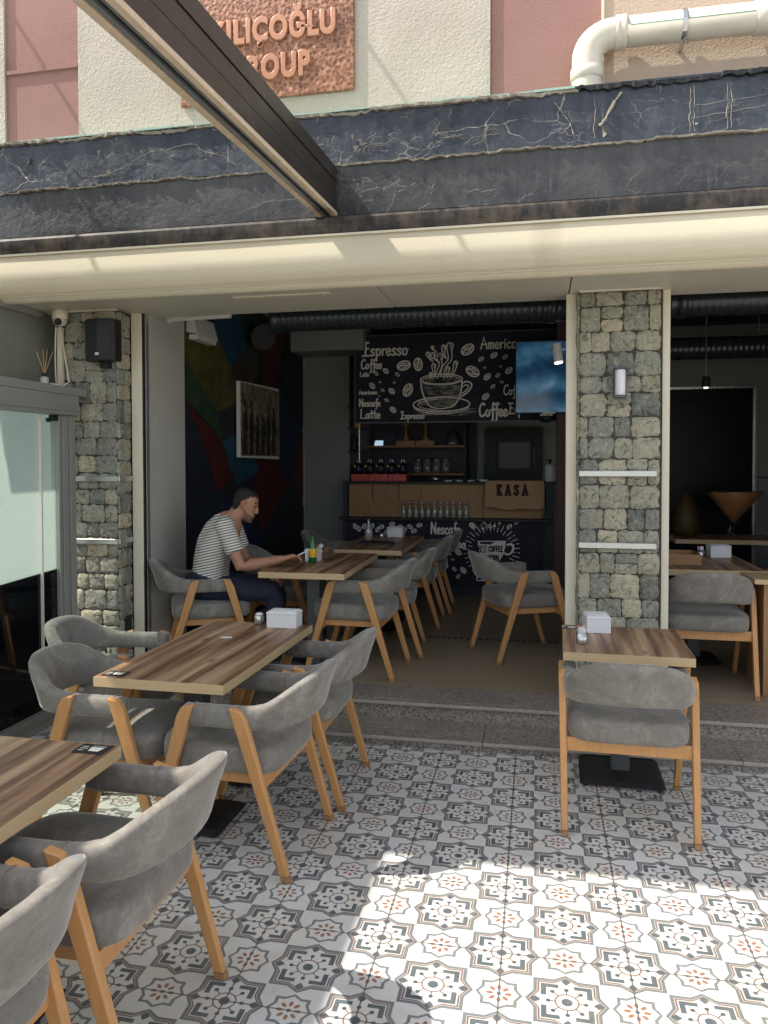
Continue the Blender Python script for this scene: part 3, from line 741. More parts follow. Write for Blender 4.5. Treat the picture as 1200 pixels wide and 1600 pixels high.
# unseen canvas sheet added overhead to cast the shade on the terrace
ua = thing('added_shade_canvas', 'unseen cream canvas sheet added above the terrace to shade it', 'awning', (-1.9, 1.0, 4.6))
m = MB(); m.hexa([(-4.1, -.715, 4.60), (.45, -.715, 4.60), (.45, .855, 4.60), (-4.1, .855, 4.60), (-4.1, -.715, 4.625), (.45, -.715, 4.625), (.45, .855, 4.625), (-4.1, .855, 4.625)])
m.build('canvas', plain('cream canvas', (.55, .5, .4), .9), ua)
m = MB()
for x in (-4.05, -1.9, .4): m.tube([(x, -.4, 4.63), (x, 1.75, 6.3)], .012, 6)
m.build('stay', M['steel'], ua)

# ---------------------------------------------------------------- drain pipe
dp = thing('drain_pipe', 'weathered white drain pipe with an elbow down onto the parapet top', 'pipe', (.9, 1.6, 3.7))
py = 1.635
m = MB(); pth = [(.775, py, 3.60), (.775, py, 3.70), (.775, py, 3.80)]
for t in range(0, 91, 10): pth.append((.915 - .14 * math.cos(R(t)), py, 3.85 + .125 * math.sin(R(t))))
pth += [(.96, py, 3.977)]
m.tube(pth, .082, 24); m.lathe([(.086, -.03), (.090, -.028), (.090, .03), (.086, .032)], (.775, py, 3.76), 24); m.lathe([(.084, -.012), (.089, -.01), (.089, .008), (.084, .01)], (.775, py, 3.66), 24)
m.build('elbow', M['pvc'], dp, smooth=True)
m = MB(); m.tube([(.94, py, 3.977), (2.9, py, 3.975)], .079, 24); m.lathe([(.080, -.03), (.090, -.028), (.092, -.016), (.088, -.01), (.088, .006), (.092, .01), (.09, .028), (.08, .03)], (.955, py, 3.977), 24, axis='x')
m.lathe([(.080, -.05), (.089, -.048), (.089, .048), (.08, .05)], (1.69, py, 3.976), 24, axis='x'); m.build('pipe', M['pvc'], dp, smooth=True)
m = MB(); m.rings([[(x, py - .0795 * math.cos(t), 3.977 + .0795 * math.sin(t)) for t in (.02, .06, .10, .06)] for x in (1.0, 1.62)], caps=False) if False else None
m.add([(x, py - .0812 * math.cos(t), 3.977 + .0812 * math.sin(t)) for x in (1.0, 1.63) for t in (-.08, -.02)], [(0, 1, 3, 2)]); m.build('stripe', M['pvcgreen'], dp)
m = MB(); m.lathe([(.083, -.012), (.085, -.012), (.085, .012), (.083, .012)], (1.28, py, 3.977), 24, axis='x'); m.box(1.27, 1.29, py, WY, 3.885, 3.90); m.tube([(1.28, py - .01, 3.895), (1.30, py - .03, 3.872)], .006, 6); m.build('pipe_clip', M['steel'], dp)
m = MB(); m.lathe([(.10, 0), (.13, .004), (.12, .02), (.085, .03)], (.775, py, 3.606), 20); m.build('collar', M['lip'], dp, smooth=True)

# ---------------------------------------------------------------- copper sign
def text_mesh(s, size, extrude, name, mt, parent, x, y, z, bold=0.0, align='LEFT', space=1.0, sx=1.0, bevel=0):
    cu = bpy.data.curves.new(name, 'FONT'); cu.body = s; cu.size = size; cu.extrude = extrude; cu.align_x = align; cu.space_character = space; cu.offset = bold; cu.bevel_depth = bevel
    tmp = bpy.data.objects.new(name + '_tmp', cu); COL.objects.link(tmp)
    dg = bpy.context.evaluated_depsgraph_get(); me = bpy.data.meshes.new_from_object(tmp.evaluated_get(dg))
    bpy.data.objects.remove(tmp); bpy.data.curves.remove(cu)
    me.transform(Matrix.Scale(sx, 4, (1, 0, 0))); me.transform(Matrix.Rotation(R(90), 4, 'X'))
    off = Vector((x, y, z)) - Vector(parent.location); me.transform(Matrix.Translation(off))
    me.materials.clear(); me.materials.append(mt)
    o = bpy.data.objects.new(name, me); COL.objects.link(o); o.parent = parent; return o
sg = thing('copper_sign', 'hammered copper sign with raised letters on the white roughcast upper wall', 'sign', (-1.05, 1.74, 4.15))
m = MB(); m.box(-1.72, -.582, 1.727, 1.748, 3.865, 4.56); m.build('plate', M['copper'], sg, bevel=.008)
text_mesh('KILI\u00c7O\u011eLU', .195, .006, 'lettering', M['copperletter'], sg, -.695, 1.722, 4.218, bold=.007, space=1.16, sx=.72, bevel=.004, align='RIGHT')
text_mesh('GROUP', .195, .006, 'lettering', M['copperletter'], sg, -.862, 1.722, 3.985, bold=.007, space=1.16, sx=.72, bevel=.004, align='RIGHT')

# ================================================================== CHAIRS
def leg_mesh(sx, front):
    """tapered leg leaning out; pad at its foot"""
    yb, yt = (.30, .105) if front else (-.305, -.105)
    xb, xt = .268 * sx, .279 * sx
    hb, ht = .017, .029; wb, wt = .0145, .0165
    def sec(t, e=0): # t 0 bottom .. 1 top
        z = .66 * t; y = yb + (yt - yb) * t; x = xb + (xt - xb) * t; h = hb + (ht - hb) * t + e; w = wb + (wt - wb) * t + e
        return [(x - w, y - h, z), (x + w, y - h, z), (x + w, y + h, z), (x - w, y + h, z)]
    m = MB(); top = sec(1.0); d = -.008 if front else .008
    a = sec(.035); b = sec(.93)
    m.rings([a, b, [(p[0], p[1] + (d if (p[1] > yt) == front else 0), p[2] - (.012 if (p[1] > yt) == front else 0)) for p in top]])
    pad = MB(); pad.rings([sec(0.0, -.003), sec(.004, 0), sec(.033, .0004), sec(.035, 0)])
    return m, pad
def superell(t, a, b, p):
    c, s = math.cos(t), math.sin(t)
    return a * abs(c) ** (2 / p) * (1 if c >= 0 else -1), b * abs(s) ** (2 / p) * (1 if s >= 0 else -1)
def seat_outline(n=56):
    out = []
    for k in range(n):
        t = 2 * math.pi * k / n; x, y = superell(t, .256, .275, 4.6 if math.sin(t) > 0 else 5.5)
        if y < 0: y *= .93
        out.append((x, y))
    return out
def make_chair():
    t = thing('armchair', '', 'chair')
    for sx in (-1, 1):
        for fr in (True, False):
            m, pad = leg_mesh(sx, fr); o = m.build('leg', M['beech'], t, bevel=.006, seg=3)
            pad.build('foot_pad', M['pad'], o, bevel=.003, local=True)
    # rails under the seat
    for y, n in ((-.188, 'rear_rail'), (.188, 'front_rail')):
        m = MB(); m.hexa([(-.262, y - .012, .330), (.262, y - .012, .330), (.262, y + .012, .330), (-.262, y + .012, .330), (-.262, y - .012, .392), (.262, y - .012, .392), (.262, y + .012, .392), (-.262, y + .012, .392)])
        m.build(n, M['beech'], t, bevel=.004)
    for sx in (-1, 1):
        m = MB(); m.box(.215 * sx - .011, .215 * sx + .011, -.175, .175, .345, .386); m.build('side_rail', M['beech'], t, bevel=.003)
    ol = seat_outline(); m = MB(); rings = []
    for z, sc, ins in ((.387, .90, 0), (.391, .955, 0), (.401, .985, 0), (.423, 1.0, 0), (.462, 1.0, 0), (.480, .985, 0), (.489, .955, 0), (.496, .88, 0), (.502, .75, 0), (.506, .5, 0), (.507, .2, 0)):
        rings.append([(x * sc, y * sc, z + (.010 * max(0, y / .285) if z > .47 else 0)) for x, y in ol])
    m.rings(rings); m.build('seat', M['velvet'], t, smooth=True)
    # one upholstered band: arm, round the back, arm
    path = [(.250, .125), (.250, .06), (.250, 0), (.250, -.06), (.248, -.115), (.243, -.165), (.231, -.215), (.206, -.262), (.165, -.303), (.11, -.330), (.055, -.343), (0, -.347)]
    zc = [.612, .612, .612, .612, .612, .614, .621, .639, .661, .674, .678, .679]
    hh = [.040, .042, .042, .042, .043, .046, .054, .071, .087, .0945, .097, .0975]
    th = [.031, .032, .032, .031, .030, .030, .031, .032, .032, .032, .032, .032]
    rv = lambda L: L + L[-2::-1]
    P = path + [(-x, y) for x, y in path[-2::-1]]; zc, hh, th = rv(zc), rv(hh), rv(th)
    Q = catmull([(p[0], p[1], 0) for p in P], 3); val = catmull([(a, b, c) for a, b, c in zip(zc, hh, th)], 3)
    rings = []; N = 20
    for i, (q, (c, h, w)) in enumerate(zip(Q, val)):
        a = Vector(Q[max(0, i - 1)]); b = Vector(Q[min(len(Q) - 1, i + 1)]); d = (b - a).normalized(); nrm = Vector((-d.y, d.x, 0))
        if nrm.dot(Vector((q[0], q[1] + .05, 0))) < 0: nrm = -nrm
        ring = []; back = max(0, min(1, (h - .045) / .05))
        for k in range(N):
            tt = 2 * math.pi * k / N; x, z = superell(tt, w, h, 3.4)
            lean = back * (.030 * (z / h) + .012 * (z / h) ** 2); wr = (.0015 * math.sin(i * 2.3 + k * .5) + .0012 * math.sin(i * 4.1 + k * 1.3)) * (1 - back) + .0006 * math.sin(i * 1.7 + k * .9)
            ring.append((q[0] + nrm.x * (x + lean + wr), q[1] + nrm.y * (x + lean + wr), c + z))
        rings.append(ring)
    def endcap(r, d):
        c = sum((Vector(p) for p in r), Vector()) / len(r); return [[tuple(c + (Vector(p) - c) * s + Vector((0, d * o, 0))) for p in r] for s, o in ((.45, .012), (.85, .008))]
    rings = endcap(rings[0], 1) + rings + endcap(rings[-1], 1)[::-1]
    m = MB(); m.rings(rings); m.build('backrest', M['velvet'], t, smooth=True)
    # piping seams where the arm wrap meets the back
    for sx in (-1, 1):
        for yy, sc in ((-.108, 1.015), (.085, 1.03)):
            ring = []
            for k in range(17):
                tt = 2 * math.pi * k / 16; x, z = superell(tt, .0312 * sc, .0434 * sc, 3.4); ring.append((sx * (.249 + x), yy, .612 + z))
            m = MB(); m.tube(ring, .0018, 4); m.build('seam', M['velvet'], t, smooth=True)
    return t
proto = make_chair()
G1 = 'grey velvet armchairs'
CH = [  # x, y, z, heading of the front (deg, 0 = +Y, 90 = -X), label
    (.905, .765, 0, -1.5, 'grey velvet armchair seen from behind at the single table by the right stone pillar'),
    (-.712, .150, 0, 87, 'middle armchair, nearer one on the right side of the long terrace table'),
    (-.668, .770, 0, 90, 'armchair on the right side of the long terrace table, nearest the steps'),
    (-.750, -.975, 0, 90, 'large foreground armchair with a pale sunlit back rim at the cut off table'),
    (-.815, -1.60, 0, 88, 'grey velvet armchair cut off by the bottom left corner of the photo'),
    (-1.255, .170, 0, -90, 'sunlit armchair on the left side of the long terrace table, the nearer of two'),
    (-1.61, .80, 0, -84, 'sunlit armchair on the left, the farther of two, right in front of the glass door'),
    (-1.737, 2.154, U, -63, 'armchair under the man in the striped shirt'),
    (-.700, 2.31, U, 88, 'indoor armchair at the man\'s table, nearest one on its right side'),
    (-.645, 2.93, U, 96, 'dark grey armchair indoors, second on the right side of the man\'s table'),
    (-.625, 3.98, U, 92, 'armchair on the right side of the rear indoor table, the nearer of two'),
    (-.60, 4.62, U, 93, 'armchair on the right side of the rear indoor table, the farther one by the counter'),
    (.406, 2.98, U, -64.8, 'armchair standing alone indoors, turned towards the right pillar'),
    (1.545, 2.40, U, -1, 'dark armchair in the right hand room, its back towards us'),
    (-1.40, 2.93, U, -90, 'dark armchair indoors beyond the man, on the left of his table'),
    (-1.30, 4.30, U, -86, 'dark armchair indoors in front of the grey pier, left of the rear table'),
    (2.62, 4.1, U, 70, 'dark armchair far back in the right hand room, beside the napkin box'),
]
for i, (x, y, z, a, lab) in enumerate(CH):
    if i == 0:
        proto.location = (x, y, z); proto.rotation_euler = (0, 0, R(a)); proto['label'] = lab; proto['group'] = G1
    else: dup(proto, (x, y, z), R(a), lab, G1)

# ================================================================== TABLES
def table(lab, x, y, z, sx, sy, rz=0, bases=((0, 0),), plate=(.17, .17), group='walnut topped tables', H=.725, T=.04):
    t = thing('cafe_table', lab, 'table', (x, y, z), rz, group)
    e = .0022
    m = MB(); m.box(-sx / 2 + e, sx / 2 - e, -sy / 2 + e, sy / 2 - e, H - T, H); m.build('tabletop', M['walnut'], t, local=True, bevel=.0012)
    m = MB(); b = .0015
    m.box(-sx / 2, sx / 2, -sy / 2, -sy / 2 + e, H - T + .0005, H - .0008); m.box(-sx / 2, sx / 2, sy / 2 - e, sy / 2, H - T + .0005, H - .0008)
    m.box(-sx / 2, -sx / 2 + e, -sy / 2 + e, sy / 2 - e, H - T + .0005, H - .0008); m.box(sx / 2 - e, sx / 2, -sy / 2 + e, sy / 2 - e, H - T + .0005, H - .0008)
    m.build('edge_band', M['edge'], t, local=True)
    for (bx, by) in bases:
        m = MB(); m.box(bx - .045, bx + .045, by - .045, by + .045, .03, H - T - .02); m.build('column', M['slatemetal'], t, local=True, bevel=.006)
        m = MB(); p, q = plate; m.hexa([(bx - p, by - q, .012), (bx + p, by - q, .012), (bx + p, by + q, .012), (bx - p, by + q, .012), (bx - p + .03, by - q + .03, .034), (bx + p - .03, by - q + .03, .034), (bx + p - .03, by + q - .03, .034), (bx - p + .03, by + q - .03, .034)])
        m.build('base_plate', M['black'], t, local=True, bevel=.005)
        m = MB()
        for ux in (-1, 1):
            for uy in (-1, 1): m.lathe([(.016, 0), (.018, .004), (.014, .014)], (bx + ux * (p - .03), by + uy * (q - .03), 0), 12)
        m.build('levelling_foot', M['black'], t, local=True)
    m = MB()
    if len(bases) > 1: m.box(bases[0][0] - .02, bases[0][0] + .02, bases[0][1] + .046, bases[1][1] - .046, H - T - .09, H - T - .04)
    for (bx, by) in bases: m.box(bx - .03, bx + .03, by - .16 if len(bases) == 1 else by - .12, by + .16 if len(bases) == 1 else by + .12, H - T - .0195, H - T - .0005); m.box(bx - .19, bx + .19, by - .025, by + .025, H - T - .019, H - T - .001)
    m.build('cross_beam', M['black'], t, local=True, bevel=.003)
    return t
BB = ((0, -.22), (0, .30))
table('long walnut topped table on the terrace with a white napkin box at its far end', -.975, .515, 0, .575, 1.17, R(-1.2), BB)
table('walnut topped table cut off by the left edge of the photo in the foreground', -1.045, -1.335, 0, .575, 1.17, 0, BB)
table('small square walnut table in front of the right stone pillar', .925, 1.055, 0, .575, .625, R(-1.5), ((0, .15),), (.205, .205))
table('walnut topped table indoors where the man sits', -.985, 2.43, U, .575, 1.13, R(.6), BB)
table('walnut topped table indoors near the counter', -.83, 3.85, U, .56, 1.28, 0, BB)
table('dark walnut table in the right hand room behind the armchair', 1.62, 3.05, U, .70, 1.10, 0, ((0, 0),))
table('walnut table in the right hand room far at the back', 2.2, 4.9, U, .9, .6, 0, ((0, 0),))
# counter end at the right edge
ct = thing('service_counter', 'wood panelled counter end cut off by the right edge of the photo', 'counter', (2.2, 2.25, U))
m = MB(); m.box(1.805, 2.7, 2.16, 2.6, .855, .885 + .0); m.build('worktop', M['edge'], ct, bevel=.002)
m = MB(); m.box(1.865, 1.985, 2.19, 2.56, U, .8545); m.box(1.99, 2.68, 2.24, 2.56, U, .8545); m.build('side_panel', M['counterwood'], ct, bevel=.002)

# ---------------------------------------------------------------- things on tables
def napkin_box(x, y, z, lab, rz=0, sx=.165, sy=.11, h=.085):
    t = thing('napkin_box', lab, 'napkin box', (x, y, z), rz, 'white napkin boxes')
    m = MB(); m.box(-sx / 2, sx / 2, -sy / 2, sy / 2, 0, h - .014); m.build('box', M['white'], t, local=True, bevel=.003)
    m = MB(); a, b = sx / 2 + .0015, sy / 2 + .0015
    m.box(-a, a, -b, b, h - .0135, h - .004); m.hexa([(-a, -b, h - .004), (a, -b, h - .004), (a, b, h - .004), (-a, b, h - .004), (-a + .01, -b + .01, h + .003), (a - .01, -b + .01, h + .003), (a - .01, b - .01, h + .003), (-a + .01, b - .01, h + .003)])
    m.build('lid', M['white'], t, local=True, bevel=.002)
    m = MB(); m.box(-sx * .28, sx * .28, -.012, .012, h + .0032, h + .006); m.build('napkin', M['offwhite'], t, local=True)
    return t
TZ = .7255
napkin_box(-.812, 1.03, TZ, 'white napkin box on the long terrace table, by the shaker', 0)
napkin_box(.815, 1.25, TZ, 'white napkin box on the small table in front of the stone pillar', R(4), .12, .15)
napkin_box(-1.06, 2.44, U + TZ, 'napkin box standing behind the green bottle on the man\'s table', R(80), .13, .07, .095)
napkin_box(-.80, 4.36, U + TZ, 'white napkin box on the indoor table near the counter', R(-4), .15, .1, .095)
napkin_box(1.83, 3.25, U + TZ, 'dim white napkin box in the dark right hand room', R(10), .15, .1, .09)
def steel_cup(x, y, z, lab, sachets, r=.027, h=.055):
    t = thing('steel_cup', lab, 'cup', (x, y, z))
    m = MB(); m.lathe([(r * .96, 0), (r, .002), (r, h), (r * .93, h), (r * .9, .004), (.0005, .004)], (0, 0, 0), 24); m.build('cup', M['steel'], t, local=True, smooth=True)
    rr = random.Random(int(x * 1000))
    for k in range(sachets):
        a = rr.uniform(0, 6.28); q = r * .45; m = MB(); px, py = q * math.cos(a), q * math.sin(a); w = .013; tl = rr.uniform(-.012, .012)
        c, s = math.cos(a + 1.2) * w, math.sin(a + 1.2) * w
        m.prism([(px - c, py - s, .006), (px + c, py + s, .006), (px + c + tl, py + s, h + rr.uniform(.018, .032)), (px - c + tl, py - s, h + rr.uniform(.018, .03))], (.003, .002, 0))
        m.build('sachet', M['pinkpaper'] if k % 3 == 1 else M['white'], t, local=True)
    return t
t = thing('shaker', 'small steel shaker with a white top on the long terrace table', 'shaker', (-.965, 1.06, TZ))
m = MB(); m.lathe([(.026, 0), (.0275, .002), (.0275, .046), (.026, .048), (.0005, .048)], (0, 0, 0), 24); m.build('body', M['steel'], t, local=True, smooth=True)
m = MB(); m.lathe([(.022, .0485), (.021, .056), (.012, .061), (.0005, .062)], (0, 0, 0), 20); m.build('cap', M['white'], t, local=True, smooth=True)
steel_cup(.722, .935, TZ, 'steel cup of red and white sachets on the small table by the stone pillar', 6)
steel_cup(-1.125, 2.86, U + TZ, 'steel cup with paper sachets on the far part of the man\'s table', 3)
steel_cup(-.92, 4.25, U + TZ, 'steel cup beside the napkin box near the counter', 0)
steel_cup(1.70, 3.22, U + TZ, 'steel cup with paper tubes beside the dim napkin box in the right hand room', 3)
m = MB(); r4 = random.Random(4)
for k in range(4): a = r4.uniform(0, 3); m.box(-1.028 + .012 * k - .01, -1.028 + .012 * k + .01, .70 + r4.uniform(-.008, .008), .712, TZ + .0005, TZ + .004 + .001 * k)
tag(m.build('torn_paper', M['white'], bevel=.001), 'scrap of torn white paper on the long terrace table', 'paper scrap')
def sticker(cx, cy, z, lab, w=.10, d=.075):
    t = thing('table_sticker', lab, 'sticker', (cx, cy, z), 0, 'dark table stickers')
    m = MB(); m.box(-w / 2, w / 2, -d / 2, d / 2, 0.0003, .0012); m.build('card', M['dark'], t, local=True)
    m = MB(); zz = .0016
    m.add([(x, y, zz) for x, y in ((-.005, -.018), (.028, -.018), (.034, .014), (-.011, .014))], [(0, 1, 2, 3)])
    for a in range(5): m.add([(-.008 + .009 * a, .018, zz), (-.005 + .009 * a, .018, zz), (-.003 + .009 * a, .027, zz), (-.006 + .009 * a, .027, zz)], [(0, 1, 2, 3)])
    for yy, l in ((.014, .022), (.0, .026), (-.014, .018)): m.add([(-.042, yy - .002, zz), (-.042 + l, yy - .002, zz), (-.042 + l, yy + .002, zz), (-.042, yy + .002, zz)], [(0, 1, 2, 3)])
    m.build('print', M['chalk'], t, local=True); return t
sticker(-1.205, -.005, TZ, 'dark printed sticker on the near left corner of the long terrace table')
sticker(-.825, -.80, TZ, 'dark printed sticker on the far corner of the cut off foreground table', .105, .075)
sticker(.68, 1.30, TZ, 'dark printed sticker on the far left corner of the small table by the pillar', .08, .06)
# green bottle, ashtray, carafe
t = thing('soda_bottle', 'green glass bottle with a yellow label in front of the man', 'bottle', (-1.045, 2.37, U + TZ))
m = MB(); m.lathe([(.024, 0), (.029, .004), (.029, .10), (.026, .125), (.014, .155), (.0125, .175), (.0135, .177), (.0135, .19), (.0005, .19)], (0, 0, 0), 24); m.build('glass', M['bottlegreen'], t, local=True, smooth=True)
m = MB(); m.lathe([(.0295, .04), (.0298, .042), (.0298, .098), (.0295, .10)], (0, 0, 0), 24); m.build('label', M['yellow'], t, local=True, smooth=True)
m = MB(); m.lathe([(.02, 0), (.055, .004), (.062, .016), (.056, .016), (.03, .007), (.0005, .006)], (0, 0, 0), 24); o = m.build('ashtray', M['glass'], smooth=True); o.location = (-1.12, 2.32, U + TZ); tag(o, 'shallow ashtray by the hand of the man', 'ashtray')
m = MB(); m.lathe([(.03, 0), (.036, .004), (.037, .08), (.03, .11), (.014, .14), (.013, .18), (.017, .19), (.015, .19), (.011, .18), (.012, .14), (.028, .108), (.034, .08), (.033, .008), (.0005, .006)], (0, 0, 0), 24); o = m.build('carafe', M['milky'], smooth=True); o.location = (-.985, 3.98, U + TZ); tag(o, 'clear glass carafe on the indoor table near the counter', 'carafe')
m = MB(); m.box(-.15, .15, -.10, .10, 0, .012); o = m.build('menu_folder', M['dark'], bevel=.003); o.location = (-.86, 3.72, U + TZ); o.rotation_euler = (0, 0, .1); tag(o, 'thin dark menu folder lying on the indoor table near the counter', 'menu')
t = thing('serving_tray', 'brown wooden tray on the table in the right hand room', 'tray', (1.43, 2.86, U + TZ))
m = MB(); m.box(-.17, .17, -.13, .13, 0.0005, .012); m.build('bottom', M['counterwood'], t, local=True, bevel=.002)
m = MB(); m.box(-.18, .18, -.145, -.131, 0.001, .075); m.box(-.18, .18, .131, .145, 0.001, .075); m.box(-.18, -.1705, -.130, .130, .001, .075); m.box(.1705, .18, -.130, .130, .001, .075); m.build('rim', M['counterwood'], t, local=True, bevel=.002)

# ================================================================== PERSON
def fuse(mb, name, mt, parent, vox=.007, smooth=6):
    o = mb.build(name, mt, None)
    rm = o.modifiers.new('remesh', 'REMESH'); rm.mode = 'VOXEL'; rm.voxel_size = vox; rm.use_smooth_shade = True
    sm = o.modifiers.new('smooth', 'SMOOTH'); sm.factor = .5; sm.iterations = smooth
    dg = bpy.context.evaluated_depsgraph_get(); me = bpy.data.meshes.new_from_object(o.evaluated_get(dg)); old = o.data
    o.modifiers.clear(); o.data = me; bpy.data.meshes.remove(old); me.name = name
    me.transform(Matrix.Translation(-Vector(parent.location))); me.polygons.foreach_set('use_smooth', [True] * len(me.polygons))
    if not me.materials: me.materials.append(mt)
    o.parent = parent; return o
man = thing('person', 'man in a striped t-shirt and navy trousers, sitting and reaching over the table', 'person', (-1.70, 2.12, U))
F = Vector((.955, .295, 0)).normalized(); S = Vector((F.y, -F.x, 0))   # front, his right side (towards us)
HIP = Vector((-1.720, 2.12, .80))
def mp(f, s, z): return HIP + F * f + S * s + Vector((0, 0, z))
NECK = mp(.185, 0, .435)
HC = Vector((NECK.x, NECK.y, 0)) + F * .070 + Vector((0, 0, 1.306))
hp = R(23); HS = .90                                                   # head bowed
def hd(x, y, z):                                             # head space: x front, y his right, z up
    x, y, z = x * HS, y * HS, z * HS
    c, s = math.cos(hp), math.sin(hp); return HC + F * (x * c + z * s) + S * y + Vector((0, 0, -x * s + z * c))
SHR, SHL = mp(.125, .165, .375), mp(.145, -.165, .375)
ELR = mp(.235, .235, .105); WRR = mp(.505, .165, .145); 
ELL = mp(.235, -.215, .10); WRL = mp(.41, -.06, .03)
body = MB()
sl = [(-.118, .062, .030, .020), (-.112, .080, .012, .034), (-.100, .088, -.012, .045), (-.082, .090, -.040, .053), (-.06, .089, -.060, .060), (-.035, .088, -.078, .066), (-.01, .086, -.090, .0705), (.015, .083, -.097, .0735), (.04, .083, -.100, .0755), (.065, .079, -.098, .0745), (.088, .066, -.088, .067), (.104, .044, -.068, .052), (.114, .015, -.04, .03)]
N = 24; rg = []
for z, fx, bx, hw in sl:
    cx, hx = (fx + bx) / 2, (fx - bx) / 2
    rg.append([hd(cx + superell(2 * math.pi * k / N, hx, hw, 2.3)[0], superell(2 * math.pi * k / N, hx, hw, 2.3)[1], z) for k in range(N)])
body.rings(rg)
body.tube([hd(.080, 0, .028), hd(.092, 0, .0), hd(.100, 0, -.022)], [.010, .012, .0145], 10, round_caps=True)      # nose
for s in (-1, 1): body.tube([hd(.098, .010 * s, -.026), hd(.092, .016 * s, -.026)], [.010, .008], 8, round_caps=True)
for s in (-1, 1): body.tube([hd(.078, .012 * s, .034), hd(.078, .034 * s, .038), hd(.064, .055 * s, .032)], [.009, .010, .008], 8, round_caps=True)  # brow
body.tube([hd(.083, -.022, -.060), hd(.091, 0, -.058), hd(.083, .022, -.060)], [.006, .009, .006], 8, round_caps=True)
body.tube([hd(.081, -.020, -.071), hd(.088, 0, -.070), hd(.081, .020, -.071)], [.006, .009, .006], 8, round_caps=True)
body.tube([hd(.072, 0, -.105), hd(.078, 0, -.098)], [.017, .016], 8, round_caps=True)
for s in (-1, 1):
    body.tube([hd(-.004, .074 * s, .022), hd(-.016, .086 * s, .028), hd(-.026, .087 * s, .008), hd(-.018, .080 * s, -.016), hd(-.006, .074 * s, -.028)], [.009, .011, .012, .010, .008], 8, round_caps=True)
body.tube([mp(.13, 0, .36), NECK, hd(-.03, 0, -.05)], [.062, .056, .056], 14, round_caps=True)
body.tube([mp(.02, 0, .0), mp(.03, 0, .15), mp(.09, 0, .30), mp(.13, 0, .37)], [.115, .115, .125, .10], 16, round_caps=True)
for A, E, Wr in ((SHR, ELR, WRR), (SHL, ELL, WRL)):
    body.tube([A, A.lerp(E, .5), E, E.lerp(Wr, .25), E.lerp(Wr, .65), Wr], [.050, .046, .040, .043, .034, .027], 14, round_caps=True)
def hand(Wr, dirv, up, side, curl, held=0):
    d = dirv.normalized(); u = (up - d * up.dot(d)).normalized(); w = d.cross(u).normalized() * side
    K = [Wr + d * .085 + w * o + u * (.004 - abs(o) * .08) for o in (-.030, -.010, .010, .029)]
    for o, k in zip((-.020, -.007, .007, .020), K): body.tube([Wr - d * .004 + w * o * .8, Wr.lerp(k, .55) + w * o * .15, k], [.0165, .0155, .0125], 10, round_caps=True)
    for i, (k, L) in enumerate(zip(K, (.062, .073, .078, .070))):
        c = curl + i * .06; p1 = k + (d * math.cos(c) - u * math.sin(c)) * L * .46; c2 = c + .55
        p2 = p1 + (d * math.cos(c2) - u * math.sin(c2)) * L * .32; c3 = c2 + .4; p3 = p2 + (d * math.cos(c3) - u * math.sin(c3)) * L * .24
        body.tube([k, p1, p2, p3], [.0105, .0092, .0085, .0075], 8, round_caps=True)
    b = Wr + d * .022 + w * .024 - u * .006
    q1 = b + (d * .7 + w * .55 - u * .25).normalized() * .038; q2 = q1 + (d * .9 + w * .05 - u * .3).normalized() * .032; q3 = q2 + (d * .95 - w * .15 - u * .2).normalized() * .024
    body.tube([b, q1, q2, q3], [.0145, .0125, .0105, .0085], 8, round_caps=True); return K, q3
HDIR = (F * .93 - S * .10 + Vector((0, 0, .22)))
K, TH = hand(WRR, HDIR, Vector((0, 0, 1)), -1, .45)
hand(WRL, F * .8 + S * .3 - Vector((0, 0, .5)), Vector((0, 0, 1)), 1, .5)
fuse(body, 'body', M['skin'], man, .0055, 4)
# clothes
sh = MB()
sh.tube([mp(.0, 0, -.055), mp(.01, 0, .02), mp(.018, 0, .12), mp(.045, 0, .24), mp(.085, 0, .32), mp(.125, 0, .385), mp(.148, 0, .412)], [.130, .128, .125, .128, .124, .098, .072], 22)
for q in (-1, 1): sh.tube([mp(.0, .055 * q, -.05), mp(.01, .055 * q, .06), mp(.045, .07 * q, .22), mp(.10, .10 * q, .34)], [.115, .108, .106, .08], 16)
for A, E, s in ((SHR, ELR, 1), (SHL, ELL, -1)):
    sh.tube([mp(.12, .06 * s, .375), A, A.lerp(E, .35), A.lerp(E, .66)], [.070, .065, .062, .063], 16, round_caps=False)
fuse(sh, 'shirt', M['shirt'], man, .008, 5)
tr = MB()
tr.tube([mp(-.02, -.06, -.04), mp(-.02, .06, -.04)], [.128, .128], 16, round_caps=True); tr.tube([mp(-.02, 0, -.02), mp(-.015, 0, .015)], [.15, .145], 18)
for s, fk in ((1, .46), (-1, .47)):
    kn = mp(fk, .11 * s, -.085); an = mp(fk - .02, .11 * s, -.535)
    tr.tube([mp(.0, .085 * s, -.06), mp(.2, .10 * s, -.068), kn, kn + Vector((0, 0, -.06)), kn.lerp(an, .5), an], [.095, .088, .070, .066, .062, .052], 16, round_caps=True)
fuse(tr, 'trousers', M['denim'], man, .009, 4)
for s, fk in ((1, .46), (-1, .47)):
    so = MB(); a = mp(fk - .03, .11 * s, 0); a.z = U
    so.tube([a + Vector((0, 0, .045)) - F * .04, a + Vector((0, 0, .045)) + F * .06, a + Vector((0, 0, .034)) + F * .17, a + Vector((0, 0, .03)) + F * .21], [.043, .044, .036, .026], 12, round_caps=True)
    so.build('shoe', M['shoe'], man, smooth=True)
hr = MB(); rg = []
hs = [(-.066, -.050, -.076, .052), (-.048, -.040, -.088, .066), (-.02, -.030, -.098, .0735), (.005, -.022, -.104, .0765), (.024, -.004, -.106, .0785), (.04, .034, -.107, .0795), (.058, .046, -.106, .079), (.076, .064, -.103, .0755), (.094, .070, -.094, .068), (.108, .060, -.078, .056), (.119, .042, -.056, .040), (.125, .012, -.032, .02)]
